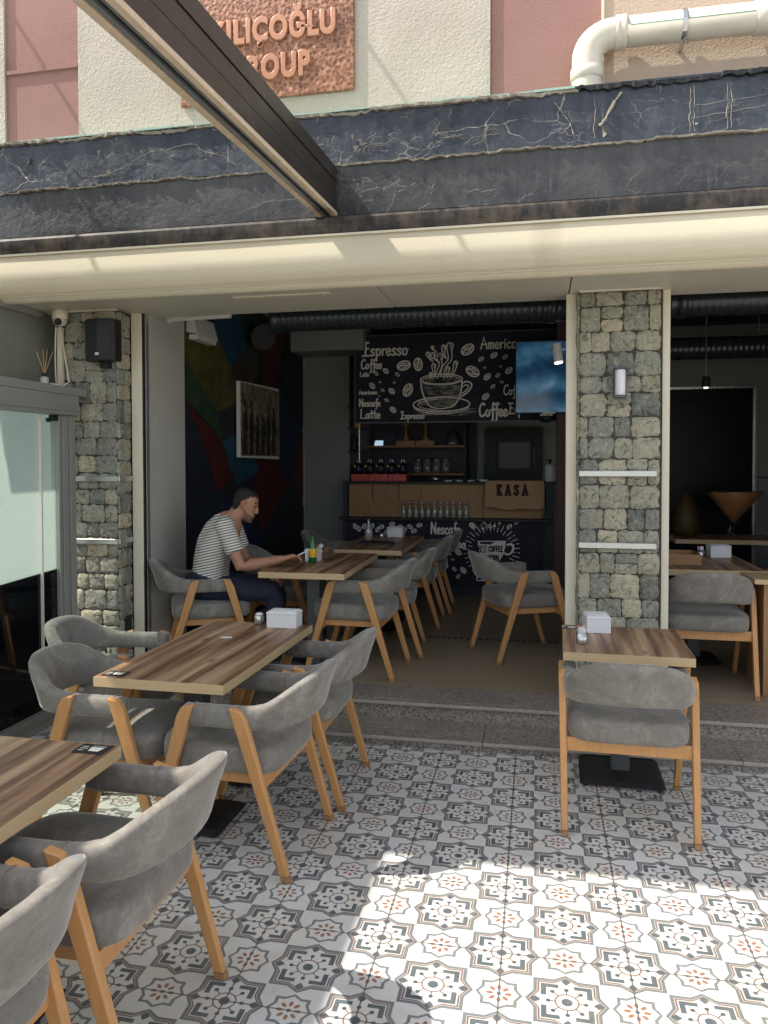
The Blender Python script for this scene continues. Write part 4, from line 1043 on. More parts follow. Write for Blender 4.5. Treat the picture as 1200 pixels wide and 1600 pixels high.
for z, fx, bx, hw in hs:
    cx, hx = (fx + bx) / 2, (fx - bx) / 2
    rg.append([hd(cx + superell(2 * math.pi * k / N, hx, hw, 2.2)[0], superell(2 * math.pi * k / N, hx, hw, 2.2)[1], z) for k in range(N)])
hr.rings(rg); ho = fuse(hr, 'hair', M['hair'], man, .005, 3)
_hn = [v.normal.copy() for v in ho.data.vertices]; _rh = random.Random(6)
for v, nn in zip(ho.data.vertices, _hn): v.co += nn * _rh.uniform(-.0035, .0045)
st = MB(); rg = []
for z, fx, bx, hw in ((-.121, .062, .030, .020), (-.113, .083, .010, .036), (-.100, .0915, -.010, .047), (-.082, .0935, -.016, .0555), (-.066, .0915, -.020, .061), (-.052, .060, -.022, .0645), (-.030, .030, -.020, .068), (.0, .012, -.014, .0715)):
    cx, hx = (fx + bx) / 2, (fx - bx) / 2
    rg.append([hd(cx + superell(2 * math.pi * k / N, hx, hw, 2.3)[0], superell(2 * math.pi * k / N, hx, hw, 2.3)[1], z) for k in range(N)])
st.rings(rg); st.build('stubble', plain('short stubble on skin', (.17, .095, .065), .7, var=.25, vs=160), man, smooth=True)
for s in (-1, 1):
    bd = MB(); bd.tube([hd(.074, .030 * s, .044), hd(.071, .046 * s, .045), hd(.060, .060 * s, .040)], [.0045, .005, .0035], 6, round_caps=True); bd.build('eyebrow', M['hair'], man, smooth=True)
for s in (-1, 1):
    ey = MB(); ey.tube([hd(.0735, .030 * s, .018), hd(.0715, .040 * s, .017)], [.0055, .005], 8, round_caps=True); ey.build('eye', M['dark'], man, smooth=True)
m = MB(); c0 = K[2] + HDIR.normalized() * .045 - Vector((0, 0, .012)); m.tube([c0 - F * .01, c0 + (F * .8 - S * .2 + Vector((0, 0, .45))).normalized() * .075], .0042, 8)
tag(m.build('cigarette', M['white']), 'white cigarette between the fingers of the man', 'cigarette')

# ================================================================== CAFE COUNTER, BOARD, CHALK LETTERING
GL = {'E': (1.0, [[(.9, 2), (.1, 2)], [(.48, 2), (.42, 0)], [(.42, 1.05), (.85, 1.1)], [(0, 0), (.95, .02)]]), 's': (.62, [[(.55, .85), (.35, 1), (.1, .82), (.2, .58), (.45, .4), (.48, .15), (.25, 0), (0, .12)]]),
      'p': (.7, [[(.1, 1), (.1, -.8)], [(.1, .7), (.35, 1), (.6, .75), (.55, .25), (.3, 0), (.1, .2)]]), 'r': (.52, [[(.1, 1), (.1, 0)], [(.1, .6), (.3, .95), (.5, .95)]]),
      'e': (.62, [[(.06, .45), (.52, .6), (.5, .85), (.28, 1), (.05, .7), (.08, .2), (.3, 0), (.6, .2)]]), 'o': (.72, [[(.3, 1), (.05, .75), (.05, .25), (.3, 0), (.55, .25), (.55, .75), (.3, 1), (.45, .8), (.72, .85)]]),
      'C': (.9, [[(.82, 1.7), (.6, 2), (.2, 1.65), (.03, .9), (.15, .2), (.45, 0), (.85, .3)]]), 'f': (.5, [[(.62, 1.75), (.45, 2), (.3, 1.7), (.3, 0), (.25, -.6), (.05, -.75)], [(.05, 1), (.55, 1.02)]]),
      'L': (.95, [[(.2, 2), (.12, 0), (.95, .05)]]), 'a': (.72, [[(.55, .85), (.3, 1), (.05, .6), (.1, .1), (.35, .05), (.55, .5)], [(.55, 1), (.55, .15), (.72, 0)]]), 't': (.46, [[(.22, 1.7), (.2, .2), (.42, 0)], [(0, 1.1), (.45, 1.15)]]),
      'A': (.95, [[(0, 0), (.45, 2), (.9, 0)], [(.1, .72), (.85, .78)]]), 'm': (.9, [[(.08, 1), (.08, 0)], [(.08, .7), (.26, 1), (.42, .8), (.42, 0)], [(.42, .7), (.6, 1), (.77, .8), (.77, 0)]]), 'i': (.28, [[(.1, 1), (.1, 0)], [(.1, 1.35), (.13, 1.5)]]),
      'c': (.58, [[(.5, .85), (.3, 1), (.05, .65), (.1, .15), (.3, 0), (.56, .2)]]), 'n': (.66, [[(.08, 1), (.08, 0)], [(.08, .7), (.3, 1), (.5, .8), (.5, 0)]]), 'N': (.95, [[(0, 0), (.06, 2)], [(.06, 2), (.74, 0)], [(.74, 0), (.82, 2)]]),
      'M': (1.05, [[(0, 0), (.1, 2)], [(.1, 2), (.46, .5)], [(.46, .5), (.85, 2)], [(.85, 2), (.95, 0)]]), 'h': (.66, [[(.08, 2), (.08, 0)], [(.08, .7), (.3, 1), (.5, .8), (.5, 0)]]),
      'B': (.8, [[(.1, 0), (.1, 2)], [(.1, 2), (.55, 1.9), (.6, 1.4), (.1, 1.05)], [(.1, 1.05), (.65, .9), (.68, .2), (.1, 0)]]), 'S': (.75, [[(.62, 1.75), (.35, 2), (.08, 1.6), (.3, 1.1), (.62, .7), (.5, .1), (.25, 0), (.02, .3)]]), 'T': (.8, [[(0, 2), (.75, 2)], [(.38, 2), (.38, 0)]]),
      'O': (.85, [[(.38, 2), (.08, 1.5), (.08, .5), (.38, 0), (.68, .5), (.68, 1.5), (.38, 2)]]), 'F': (.75, [[(.08, 0), (.08, 2)], [(.08, 2), (.7, 2)], [(.08, 1.05), (.55, 1.05)]]), 'R': (.8, [[(.1, 0), (.1, 2)], [(.1, 2), (.58, 1.85), (.58, 1.25), (.1, 1.0)], [(.3, 1.0), (.7, 0)]]), ' ': (.5, []),
      'K': (.9, [[(.15, 0), (.15, 2)], [(.8, 2), (.15, .85)], [(.35, 1.2), (.85, 0)]]), '&': (.8, [[(.75, 0), (.2, 1.4), (.35, 2), (.55, 1.6), (.1, .7), (.25, 0), (.75, .7)]]), 'e2': (.8, [[(.08, 0), (.08, 2)], [(.08, 2), (.7, 2)], [(.08, 1.05), (.55, 1.05)], [(.08, 0), (.72, 0)]])}
class Chalk:
    """flat strokes on a vertical plane facing -Y: x right, z up"""
    def __init__(s, y, seed=1): s.y = y; s.m = MB(); s.k = 0; s.r = random.Random(seed)
    def stroke(s, pts, w, smooth=True, taper=False):
        w = w * 1.3
        P = catmull([(a, b, 0) for a, b in pts], 4) if (smooth and len(pts) > 2) else [(a, b, 0) for a, b in pts]
        s.k += 1; y = s.y - .0004 * (s.k % 9) * .35; n = len(P); L = []; Rr = []
        for i in range(n):
            a, b = P[max(0, i - 1)], P[min(n - 1, i + 1)]; dx, dz = b[0] - a[0], b[1] - a[1]; l = math.hypot(dx, dz) or 1
            ww = w * .5 * (1 - .8 * abs(2 * i / (n - 1) - 1) if taper else 1)
            nx, nz = -dz / l * ww, dx / l * ww; px, pz = P[i][0], P[i][1]
            if i == 0: px -= dx / l * w * .3; pz -= dz / l * w * .3
            if i == n - 1: px += dx / l * w * .3; pz += dz / l * w * .3
            L.append((px + nx, y, pz + nz)); Rr.append((px - nx, y, pz - nz))
        s.m.add(L + Rr, [(i, i + 1, n + i + 1, n + i) for i in range(n - 1)])
    def text(s, t, x, z, h, w, sx=1.0):
        """h = x-height"""
        for ch in t:
            wd, st = GL[ch]
            for q in st: s.stroke([(x + a * h * sx, z + b * h) for a, b in q], w, smooth=len(q) > 3)
            x += (wd + .12) * h * sx
        return x
    def ell(s, cx, cz, rx, rz, w, rot=0, a0=0, a1=360, n=20):
        c, sn = math.cos(R(rot)), math.sin(R(rot)); P = []
        for i in range(n + 1):
            t = R(a0 + (a1 - a0) * i / n); x, z = rx * math.cos(t), rz * math.sin(t); P.append((cx + x * c - z * sn, cz + x * sn + z * c))
        s.stroke(P, w, smooth=False)
    def bean(s, cx, cz, r, rot, w=None):
        w = w or r * .16; s.ell(cx, cz, r, r * .66, w, rot, n=18); c, sn = math.cos(R(rot)), math.sin(R(rot))
        f = lambda x, z: (cx + x * c - z * sn, cz + x * sn + z * c)
        s.stroke([f(-r * .85, -r * .05), f(-r * .4, r * .16), f(r * .1, -r * .02), f(r * .5, -r * .16), f(r * .85, r * .04)], w * 1.3)
        if r > .03:
            s.stroke([f(-r * .55, -r * .25), f(-r * .1, -r * .38), f(r * .3, -r * .38)], w * .8); s.stroke([f(-r * .3, r * .40), f(r * .1, r * .36), f(r * .5, r * .2)], w * .8)
    def fill(s, poly, k=0):
        y = s.y + .0006 + .0003 * k; s.m.add([(a, y, b) for a, b in poly], [tuple(range(len(poly)))])
BX0, BX1, BZ0, BZ1, BY = -1.413, .769, 2.028, 2.950, 5.30
bo = thing('menu_board', 'large hanging blackboard with chalk drawn coffee cup and coffee names', 'menu board', (-.32, BY, 2.03))
m = MB(); m.box(BX0, BX1, BY, BY + .03, BZ0, BZ1); m.build('panel', M['chalkboard'], bo, bevel=.002)
m = MB(); m.box(BX0 - .012, BX1 + .012, BY - .004, BY + .034, BZ0 - .012, BZ0 - .0005); m.box(BX0 - .012, BX1 + .012, BY - .004, BY + .034, BZ1 + .0005, BZ1 + .012); m.box(BX0 - .012, BX0 - .0005, BY - .004, BY + .034, BZ0, BZ1); m.box(BX1 + .0005, BX1 + .012, BY - .004, BY + .034, BZ0, BZ1); m.build('frame', M['slatemetal'], bo)
m = MB()
for x in (-1.1, .45): m.tube([(x, BY + .015, BZ1 + .01), (x, BY + .015, 3.05)], .006, 6)
m.build('hanger', M['dark'], bo)
c = Chalk(BY - .0018)
def bp(px, pz): return BX0 + (px - 371) / (1160 - 371) * (BX1 - BX0), BZ1 - (pz - 118 + (px - 371) * .0355) / (455 - 130) * (BZ1 - BZ0) * .985
# positions read in the photo are turned into metres on the board once, here
def bt(t, px, pz, h, w, sx=1.0): x, z = bp(px, pz); c.text(t, x, z, h * .00283, w * .00283, sx)
bt('Espresso', 400, 192, 25, 5.2, 1.12); bt('Coffee', 396, 242, 18, 4.2, .98); bt('Latte', 390, 271, 8.5, 2.6, 1.1); bt('Americano', 386, 340, 9, 2.6, 1.15); bt('Nescafe', 388, 386, 14, 3.8, 1.08); bt('Latte', 391, 432, 17, 4.2, 1.22); bt('Espresso', 550, 430, 13, 3.2, 1.12)
bt('Americano', 858, 163, 22, 4.2, 1.12); bt('Coffee', 853, 414, 24, 5.5, .95); bt('Coffee', 944, 332, 18, 3.6, 1.0); bt('Espresso', 958, 402, 19, 3.6, 1.1)
for (px, pz, r, a) in ((563, 227, 25, 15), (619, 222, 23, 95), (579, 320, 24, 65), (808, 165, 25, 35), (827, 247, 25, -30), (493, 248, 12, -40), (455, 258, 9, -45), (538, 261, 9, -40), (439, 306, 13, -50), (516, 325, 13, -40), (521, 396, 13, -40), (470, 291, 5, 0), (526, 292, 5, 0), (480, 322, 7, -20), (496, 360, 8, -30), (466, 345, 4, 0),
                      (907, 186, 13, 35), (948, 192, 10, 35), (859, 201, 10, 40), (882, 266, 14, 40), (876, 340, 14, 40), (921, 260, 9, 40), (962, 242, 14, 40), (903, 302, 9, 40), (872, 232, 5, 0), (931, 227, 5, 0), (936, 285, 6, 0)):
    x, z = bp(px, pz); c.bean(x, z, r * .00283, a)
pl_ = lambda *q: [bp(a, b) for a, b in q]
def cs(w, *q, **k): c.stroke(pl_(*q), w * .00283, **k)
cx, cz = bp(708, 278); u = .00283
c.ell(cx, cz, 79 * u, 20 * u, 3 * u); c.ell(cx, cz - 2 * u, 70 * u, 14 * u, 2 * u)
cs(4, (629, 280), (632, 312), (642, 345), (660, 375), (675, 384)); cs(4, (787, 280), (785, 312), (776, 345), (760, 372), (742, 382)); cs(3, (675, 384), (708, 388), (742, 382))
cs(4, (786, 292), (806, 284), (822, 292), (822, 306), (806, 326), (784, 342)); cs(3, (788, 304), (803, 297), (812, 303), (802, 318), (786, 330))
x, z = bp(708, 372); c.ell(x, z, 106 * u, 27 * u, 3.5 * u, n=36); c.ell(x, z - 6 * u, 104 * u, 29 * u, 2.5 * u, 0, 190, 350, 24); c.ell(x, z, 88 * u, 20 * u, 2 * u, 0, 100, 260, 14)
rr = random.Random(8)
for k in range(60):      # engraved hatching on the cup
    t = k / 59.0; py_ = 296 + t * 84; half = 78 - 36 * t ** 1.8
    for seg in range(5):
        a = rr.uniform(-1, 1) * half; l = rr.uniform(10, 38); 
        if -50 < a < -12 and rr.random() < .55 and t < .6: continue
        b = min(half, a + l); cs(rr.uniform(.8, 1.7), (708 + max(-half, a), py_ + rr.uniform(-1, 1)), (708 + b, py_ + rr.uniform(-1, 1)), taper=True)
for k in range(26): a = rr.uniform(-60, 60); cs(rr.uniform(1, 2), (708 + a, 278 + rr.uniform(-9, 10)), (708 + a + rr.uniform(8, 24), 278 + rr.uniform(-9, 10)), taper=True)
for k in range(90): a = rr.uniform(-90, 130); y0 = 404 + abs(a) * .02 + rr.uniform(-12, 8) - max(0, a - 60) * .25; cs(rr.uniform(1.2, 3), (708 + a, y0), (708 + a + rr.uniform(8, 30), y0 + rr.uniform(-2, 1)), taper=True)
for k in range(24): a = rr.uniform(-95, -60); cs(1.5, (708 + a, 362 + rr.uniform(-8, 16)), (708 + a + rr.uniform(6, 20), 366 + rr.uniform(-6, 14)), taper=True)
def drop(px, pz, r, tail, w=3):          # a curl of steam: loop with a tail
    cs(w, *tail[::1], (px - r, pz + r * .3), (px - r * .8, pz - r), (px, pz - r * 1.4), (px + r * .9, pz - r * .7), (px + r * .5, pz + r * .8), *[(a + r * .9, b + 4) for a, b in tail[::-1]])
    cs(w * .6, (px - r * .3, pz - r * .4), (px, pz - r * .8), (px + r * .35, pz - r * .2), (px, pz + r * .5))
drop(742, 158, 13, [(705, 268), (712, 230), (735, 200)]); drop(718, 160, 8, [(722, 196), (715, 182)]); drop(704, 197, 12, [(682, 268), (694, 240), (700, 222)]); drop(678, 190, 9, [(694, 210)]); drop(658, 185, 7, [(670, 208)]); drop(675, 160, 5, [(686, 172)])
drop(680, 230, 8, [(668, 270), (676, 250)]); drop(763, 220, 8, [(738, 266), (752, 244)]); drop(735, 240, 7, [(724, 268), (728, 254)]); drop(667, 258, 4, [(664, 272)])
c.m.build('chalk_print', M['chalk'], bo)

CY = 5.40
co = thing('bar_counter', 'bar counter with wood front above and chalk drawn blackboard panel below', 'counter', (-.5, CY, U))
m = MB(); m.box(-1.575, .70, CY - .02, CY + .62, 1.362, 1.388); m.build('worktop', M['dark'], co, bevel=.003)
m = MB()
for a, b in ((-1.525, -1.10), (-1.098, -.72), (-.718, -.05), (-.048, .566)): m.box(a, b, CY + .06, CY + .10, 1.0, 1.361)
m.build('wood_front', M['counterwood'], co, bevel=.002)
for a, b in ((-1.30, -.93), (-.20, -.06)):
    m = MB(); m.box(a, b, CY + .047, CY + .0595, 1.0, 1.17); m.build('wood_inlay', M['counterwood'], co, bevel=.002)
m = MB(); m.box(-1.60, .685, CY - .10, CY + .12, .972, .999); m.build('glass_shelf', M['dark'], co, bevel=.003)
m = MB(); m.box(-1.565, .585, CY, CY + .6, .27, .971); m.build('lower_panel', M['chalkboard'], co, bevel=.002)
m = MB(); m.box(-1.55, .57, CY + .03, CY + .6, U, .2695); m.build('plinth', M['navy'], co)
for a, b, q in ((-1.575, -1.53, -.015), (.60, .69, .02)):
    m = MB(); m.box(a, b, CY + q, CY + .6, U, 1.361); m.build('end_post', M['navy'], co, bevel=.002)
c2 = Chalk(CY - .0018)
def lp(px, pz): return -1.478 + (px - 550) * .00605, .945 - (pz - 815) * .00605 + (px - 550) * .00014
def lt(t, px, pz, h, w, sx=1.): x, z = lp(px, pz); c2.text(t, x, z, h * .00605, w * .00605, sx)
lt('Nescafe', 695, 838, 10.5, 2.0, .92); lt('Mocha', 719, 863, 9.0, 2.0, .98); lt('Americano', 640, 893, 9.5, 2.2, 1.05); lt('Latte', 775, 921, 8.5, 2.0, 1.12); lt('Espresso', 556, 905, 10, 2.2, 1.0); lt('Coffee', 648, 872, 8, 1.8, .9); lt('Mocha', 600, 925, 9, 2, .95)
r5 = random.Random(12)
for k in range(15):
    x, z = lp(556 + k * 8.4 + r5.uniform(-2, 2), 822 + (k % 2) * 9 + r5.uniform(-3, 4)); c2.bean(x, z, .029, r5.choice((20, 70, 110, 60, -30)), .006)
for px, pz, r, a in ((768, 824, 6, -40), (798, 826, 4, -30), (743, 871, 6, -40), (727, 873, 4, -40), (720, 893, 6, -50), (752, 903, 6, -50), (736, 901, 4, -40), (743, 914, 4, 60), (714, 908, 5, 50), (733, 884, 2.4, 0), (832, 826, 4.5, 40), (844, 820, 3.5, 30), (788, 819, 2.4, 0), (815, 820, 2.4, 0), (786, 829, 2.4, 0), (806, 825, 2.4, 0)):
    x, z = lp(px, pz); c2.bean(x, z, r * .00605, a, max(.0035, r * .0011))
poly = [lp(a, b) for a, b in ((777, 851), (826, 851), (825, 862), (822, 874), (815, 886), (806, 893), (796, 893), (787, 886), (781, 874), (778, 862))]
c2.fill(poly); x, z = lp(831, 866); c2.ell(x, z, .042, .060, .016, -30, -110, 150, 18)
for k in range(30):
    a = R(18 + k * 9.6 - 60 + 0); x0, z0 = lp(801, 868)
    for rad, l in ((.205 + .02 * (k % 2), .045), (.275, .02)):
        c2.stroke([(x0 + math.cos(a) * rad, z0 + math.sin(a) * rad), (x0 + math.cos(a) * (rad + l), z0 + math.sin(a) * (rad + l))], .0055)
c2.m.build('chalk_print', M['chalk'], co)
c3 = Chalk(CY - .0036); p = [lp(a, b) for a, b in ((780, 852.5), (808, 852.5), (803, 855), (800, 857.5), (782, 856.5))]; c3.m.add([(a, CY - .0022, b) for a, b in p], [tuple(range(5))])
def bl(t, px, pz, h, w, sx):
    x, z = lp(px, pz); h *= .00605
    for ch in t:
        wd, st = GL['e2' if ch == 'E' else ch]
        for q in st: c3.stroke([(x + a * h * sx, z + b * h) for a, b in q], w * .00605, smooth=len(q) > 3)
        x += (wd + .14) * h * sx
bl('BEST', 779, 871, 5.6, 1.0, .72); bl('COFFEE', 796.5, 869.5, 4.4, 1.7, 1.0); bl('& MORN', 787, 886, 5.2, 1.5, .92)
c3.m.build('dark_lettering', M['dark'], co)
m = MB()
for x, z1 in ((-1.26, 1.16), (-.97, 1.20)): m.tube(catmull([(x, CY + .05, 1.40), (x + .01, CY + .045, 1.34), (x + .004, CY + .05, 1.27), (x + .012, CY + .05, z1)]), .004, 6)
m.build('cable', M['dark'], co, smooth=True)
# eleven glass bottles in a row on the shelf
bottle0 = None
for k in range(11):
    x = -.897 + k * .0672; pos = (x, CY - .03, .9995)
    lab = 'small clear glass carafe, %s in the row on the counter shelf' % ('leftmost', 'second from the left', 'third from the left', 'fourth from the left', 'fifth from the left', 'middle one', 'fifth from the right', 'fourth from the right', 'third from the right', 'second from the right', 'rightmost')[k]
    if k == 0:
        bottle0 = thing('glass_carafe', lab, 'carafe', pos, 0, 'glass carafes on the counter shelf')
        m = MB(); m.lathe([(.024, 0), (.0265, .004), (.0265, .075), (.020, .098), (.0105, .115), (.010, .135), (.0135, .142), (.0115, .142), (.008, .135), (.0085, .115), (.018, .096), (.0245, .075), (.0245, .006), (.0005, .005)], (0, 0, 0), 18); m.build('glass', M['milky'], bottle0, local=True, smooth=True)
        m = MB(); m.lathe([(.0005, .143), (.009, .1435), (.0175, .155), (.0175, .166), (.012, .172), (.0005, .173)], (0, 0, 0), 16); m.build('stopper', M['steel'], bottle0, local=True, smooth=True)
    else: dup(bottle0, pos, 0, lab)
# KASA board
kb = thing('wooden_sign', 'live edge wooden board lettered KASA leaning on the counter', 'sign', (.28, CY - .05, 1.1))
m = MB(); bot = [(-.02 + .604 * i / 14.0, 1.118 + .010 * math.sin(i * .9) - .018 * math.sin(i * .22)) for i in range(15)]
m.prism([(x, CY - .075, z) for x, z in bot] + [(.584, CY - .045, 1.402), (-.02, CY - .045, 1.402)], (0, .028, .0)); m.build('board', M['kasawood'], kb, bevel=.003)
ck = Chalk(CY - .0785)
def slab(ch, x, z, h):
    w = .020; S_ = {'K': [[(.12, 0), (.12, 2)], [(.85, 2), (.14, .8)], [(.38, 1.15), (.9, 0)], [(-.05, 0), (.32, 0)], [(-.05, 2), (.32, 2)], [(.7, 0), (1.05, 0)], [(.68, 2), (1.0, 2)]], 'A': [[(.05, 0), (.5, 2)], [(.5, 2), (.98, 0)], [(.2, .7), (.82, .7)], [(-.12, 0), (.25, 0)], [(.78, 0), (1.15, 0)], [(.3, 2), (.55, 2)]], 'S': [[(.8, 1.6), (.6, 1.95), (.25, 1.9), (.1, 1.5), (.35, 1.12), (.7, .9), (.85, .5), (.65, .06), (.25, .03), (.1, .42)], [(.8, 1.5), (.8, 2)], [(.1, 0), (.1, .5)]]}[ch]
    for q in S_: ck.stroke([(x + a * h * .88, z + b * h) for a, b in q], w, smooth=len(q) > 3)
for i, ch in enumerate('KASA'): slab(ch, .105 + i * .088, 1.255, .048)
# the board leans, so the lettering follows its face
for i, (x, y, z) in enumerate(ck.m.v): ck.m.v[i] = (x, CY - .075 - .002 + (z - 1.118) / (1.402 - 1.118) * .030 + (y - (CY - .0785)), z)
ck.m.build('lettering', M['burnt'], kb)
# red boxes with grinders / jars
for k in range(3):
    m = MB(); x = -1.50 + k * .208; m.box(x, x + .204, CY + .06, CY + .30, 1.3885, 1.468)
    tag(m.build('red_box', M['red'], bevel=.004), ('glossy red box, leftmost of the three under the dark jars', 'glossy red box, middle of the three under the dark jars', 'glossy red box, rightmost of the three under the dark jars')[k], 'box', 'red boxes on the counter')
j0 = None
for k in range(5):
    pos = (-1.437 + k * .125, CY + .16, 1.4685); lab = 'dark jar with a wire handle on the red boxes, %s' % ('first from the left', 'second from the left', 'in the middle', 'second from the right', 'rightmost')[k]
    if k == 0:
        j0 = thing('storage_jar', lab, 'jar', pos, 0, 'dark jars on the red boxes')
        m = MB(); m.lathe([(.04, 0), (.046, .006), (.048, .08), (.042, .105), (.030, .118), (.0005, .12)], (0, 0, 0), 20); m.build('body', M['darkglass'], j0, local=True, smooth=True)
        m = MB(); m.tube([(.018 * math.cos(R(a)), 0, .128 + .03 * math.sin(R(a))) for a in range(-20, 201, 20)], .004, 6); m.build('handle', M['steel'], j0, local=True, smooth=True)
        m = MB(); m.lathe([(.0482, .03), (.0486, .032), (.0486, .07), (.0482, .072)], (0, 0, 0), 20); m.build('label', M['navy'], j0, local=True)
        m = MB(); m.lathe([(.0005, 0), (.011, 0), (.011, .004), (.0005, .005)], (-.035, -.040, .085), 12, axis='y'); m.build('tag', M['yellow'], j0, local=True)
    else: dup(j0, pos, 0, lab)
for k, x in enumerate((-.56, -.42, -.31, -.18, -.05)):
    m = MB(); h = (.05, .016, .016, .016, .022)[k]; m.lathe([(.02, 0), (.042, .004), (.046, h), (.040, h), (.0005, h * .8)], (x, CY + .05, 1.3885), 20)
    tag(m.build('saucer', M['white' if k else 'steel'], smooth=True), ('small steel bowl on the counter top right of the red boxes', 'white saucer on the counter top, nearest the steel bowl', 'white saucer on the counter top, second from the steel bowl', 'white saucer on the counter top, third from the steel bowl', 'white cup lid on the counter top against the wooden board')[k], 'bowl' if k == 0 else 'saucer')
t = thing('dispenser_bottle', 'white pump bottle at the right end of the counter', 'bottle', (.645, CY + .12, 1.3885))
m = MB(); m.lathe([(.05, 0), (.054, .006), (.054, .165), (.045, .18), (.018, .19), (.0005, .19)], (0, 0, 0), 20); m.build('body', M['white'], t, local=True, smooth=True)
m = MB(); m.lathe([(.012, .19), (.012, .215), (.02, .217), (.02, .235), (.0005, .237)], (0, 0, 0), 14); m.tube([(0, 0, .23), (-.05, 0, .228)], .006, 8); m.build('pump', M['dark'], t, local=True)
# back bar
YB = 6.50
sh_ = thing('back_shelf', 'dark back bar shelving with pale wooden edges behind the counter', 'shelf', (-.9, YB, U))
m = MB(); m.box(-1.60, -.22, YB + .31, YB + .33, 1.3, 2.8); m.build('back_panel', M['navy'], sh_)
for z in (1.80, 1.46):
    m = MB(); m.box(-1.575 if z < 1.7 else -1.55, -.35, YB - .02, YB + .309, z - .025, z); m.build('board', M['counterwood'], sh_, bevel=.002)
m = MB(); m.box(-1.60, -1.576, YB - .02, YB + .309, U, 2.3); m.box(-.348, -.32, YB - .02, YB + .309, U, 2.6); m.box(-1.575, -.349, YB, YB + .309, U, .9); m.build('side', M['dark'], sh_)
for k, x in enumerate((-1.075, -.83)):
    t = thing('wooden_stand', 'pale wooden cup stand on the back shelf, the %s one' % ('left', 'right')[k], 'stand', (x, YB + .1, 1.8003), 0, 'wooden stands')
    m = MB(); m.box(-.115, .115, -.06, .06, 0, .06); m.build('base', M['kasawood'], t, local=True, bevel=.004)
    m = MB(); m.lathe([(.055, .0605), (.03, .10), (.016, .15), (.016, .235), (.042, .26), (.045, .275), (.0005, .276)], (0, 0, 0), 18); m.build('stem', M['kasawood'], t, local=True, smooth=True)
m = MB(); m.hexa([(-1.46, YB + .02, 1.8003), (-1.35, YB + .02, 1.8003), (-1.35, YB + .03, 1.8003), (-1.46, YB + .03, 1.8003), (-1.455, YB + .07, 1.865), (-1.355, YB + .07, 1.865), (-1.355, YB + .08, 1.865), (-1.455, YB + .08, 1.865)])
tag(m.build('price_card', emitm('lit phone screen', (.55, .75, .9), .35)), 'small bright screen leaning on the back shelf', 'screen')
t = thing('carafe_stand', 'dark tapered ornament on the right of the back shelf', 'ornament', (-.50, YB + .12, 1.8003))
m = MB(); m.lathe([(.10, 0), (.10, .015), (.04, .16), (.015, .20), (.0005, .202)], (0, 0, 0), 16); m.build('body', M['slatemetal'], t, local=True, smooth=True)
m = MB(); m.lathe([(.05, .0), (.045, .012), (.0005, .013)], (0, -.08, .016), 12); m.build('foot', M['offwhite'], t, local=True)
jj = None
for k in range(4):
    pos = (-.93 + k * .115, YB + .12, 1.4603); lab = 'clear storage glass with steel lid on the lower back shelf, %s' % ('leftmost of four', 'second of four', 'third of four', 'rightmost of four')[k]
    if k == 0:
        jj = thing('storage_glass', lab, 'jar', pos, 0, 'storage glasses on the back shelf')
        m = MB(); m.lathe([(.045, 0), (.05, .004), (.05, .15), (.0005, .151)], (0, 0, 0), 18); m.build('glass', M['milky'], jj, local=True, smooth=True)
        m = MB(); m.lathe([(.052, .1515), (.052, .172), (.0005, .174)], (0, 0, 0), 18); m.build('lid', M['steel'], jj, local=True, smooth=True)
    else: dup(jj, pos, 0, lab)
t = thing('corner_shelf', 'open corner shelf unit of dark boards on a steel pole at the grey pier', 'shelf', (-1.66, 5.62, 1.4))
for z in (1.72, 1.98, 2.22):
    m = MB(); m.box(-1.574, -1.40, 5.58, 5.80, z - .012, z); m.build('board', M['dark'], t, bevel=.002)
m = MB(); m.tube([(-1.44, 5.60, 1.3885), (-1.44, 5.60, 2.26)], .010, 8); m.build('pole', M['steel'], t)
m = MB(); m.lathe([(.04, 0), (.055, .03), (.03, .09), (.045, .13), (.02, .19), (.0005, .2)], (-1.51, 5.68, 1.7203), 16); tag(m.build('figurine', M['dark'], smooth=True), 'dark figurine on the lower board of the corner shelf', 'figurine')
m = MB(); m.lathe([(.03, 0), (.034, .003), (.034, .09), (.012, .12), (.012, .15), (.0005, .15)], (-1.47, 5.66, 1.9803), 16); tag(m.build('syrup_bottle', M['yellow'], smooth=True), 'amber bottle on the upper middle board of the corner shelf', 'bottle')
m = MB(); m.lathe([(.05, 0), (.052, .1), (.049, .1), (.047, .004), (.0005, .003)], (-1.53, 5.70, 1.9803), 16); tag(m.build('glass_jar', M['glass'], smooth=True), 'empty glass jar on the corner shelf beside the amber bottle', 'jar')
# oven / fridge with a window
t = thing('oven', 'tall black oven with a small lit window behind the counter', 'oven', (.22, YB, U))
m = MB(); m.box(-.10, .575, YB, YB + .35, U, 1.995); m.build('case', M['dark'], t, bevel=.006)
m = MB(); m.box(.03, .455, YB - .012, YB - .0005, 1.47, 1.87); m.build('door', M['black'], t, bevel=.003)
m = MB(); m.box(.069, .43, YB - .016, YB - .0125, 1.52, 1.825); m.build('window', plain('greenish oven window', (.028, .042, .038), .2, spec=.2), t)
m = MB(); m.tube([(.48, YB - .03, 1.56), (.48, YB - .03, 1.76)], .008, 8); m.build('handle', M['steel'], t)
m = MB(); m.hexa([(-.20, YB - .05, 1.36), (-.10, YB - .05, 1.36), (-.10, YB - .02, 1.36), (-.20, YB - .02, 1.36), (-.165, YB - .05, 1.80), (-.150, YB - .05, 1.80), (-.150, YB - .02, 1.80), (-.165, YB - .02, 1.80)])
tag(m.build('hanging_towel', plain('pale green cloth', (.16, .24, .23), .9)), 'pale green towel hanging beside the oven', 'towel')
m = MB(); m.box(-.2195, .85, YB + .36, YB + .39, U, 2.9); m.build('back_panel', plain('mid grey wall', (.34, .35, .33), .7), bld)
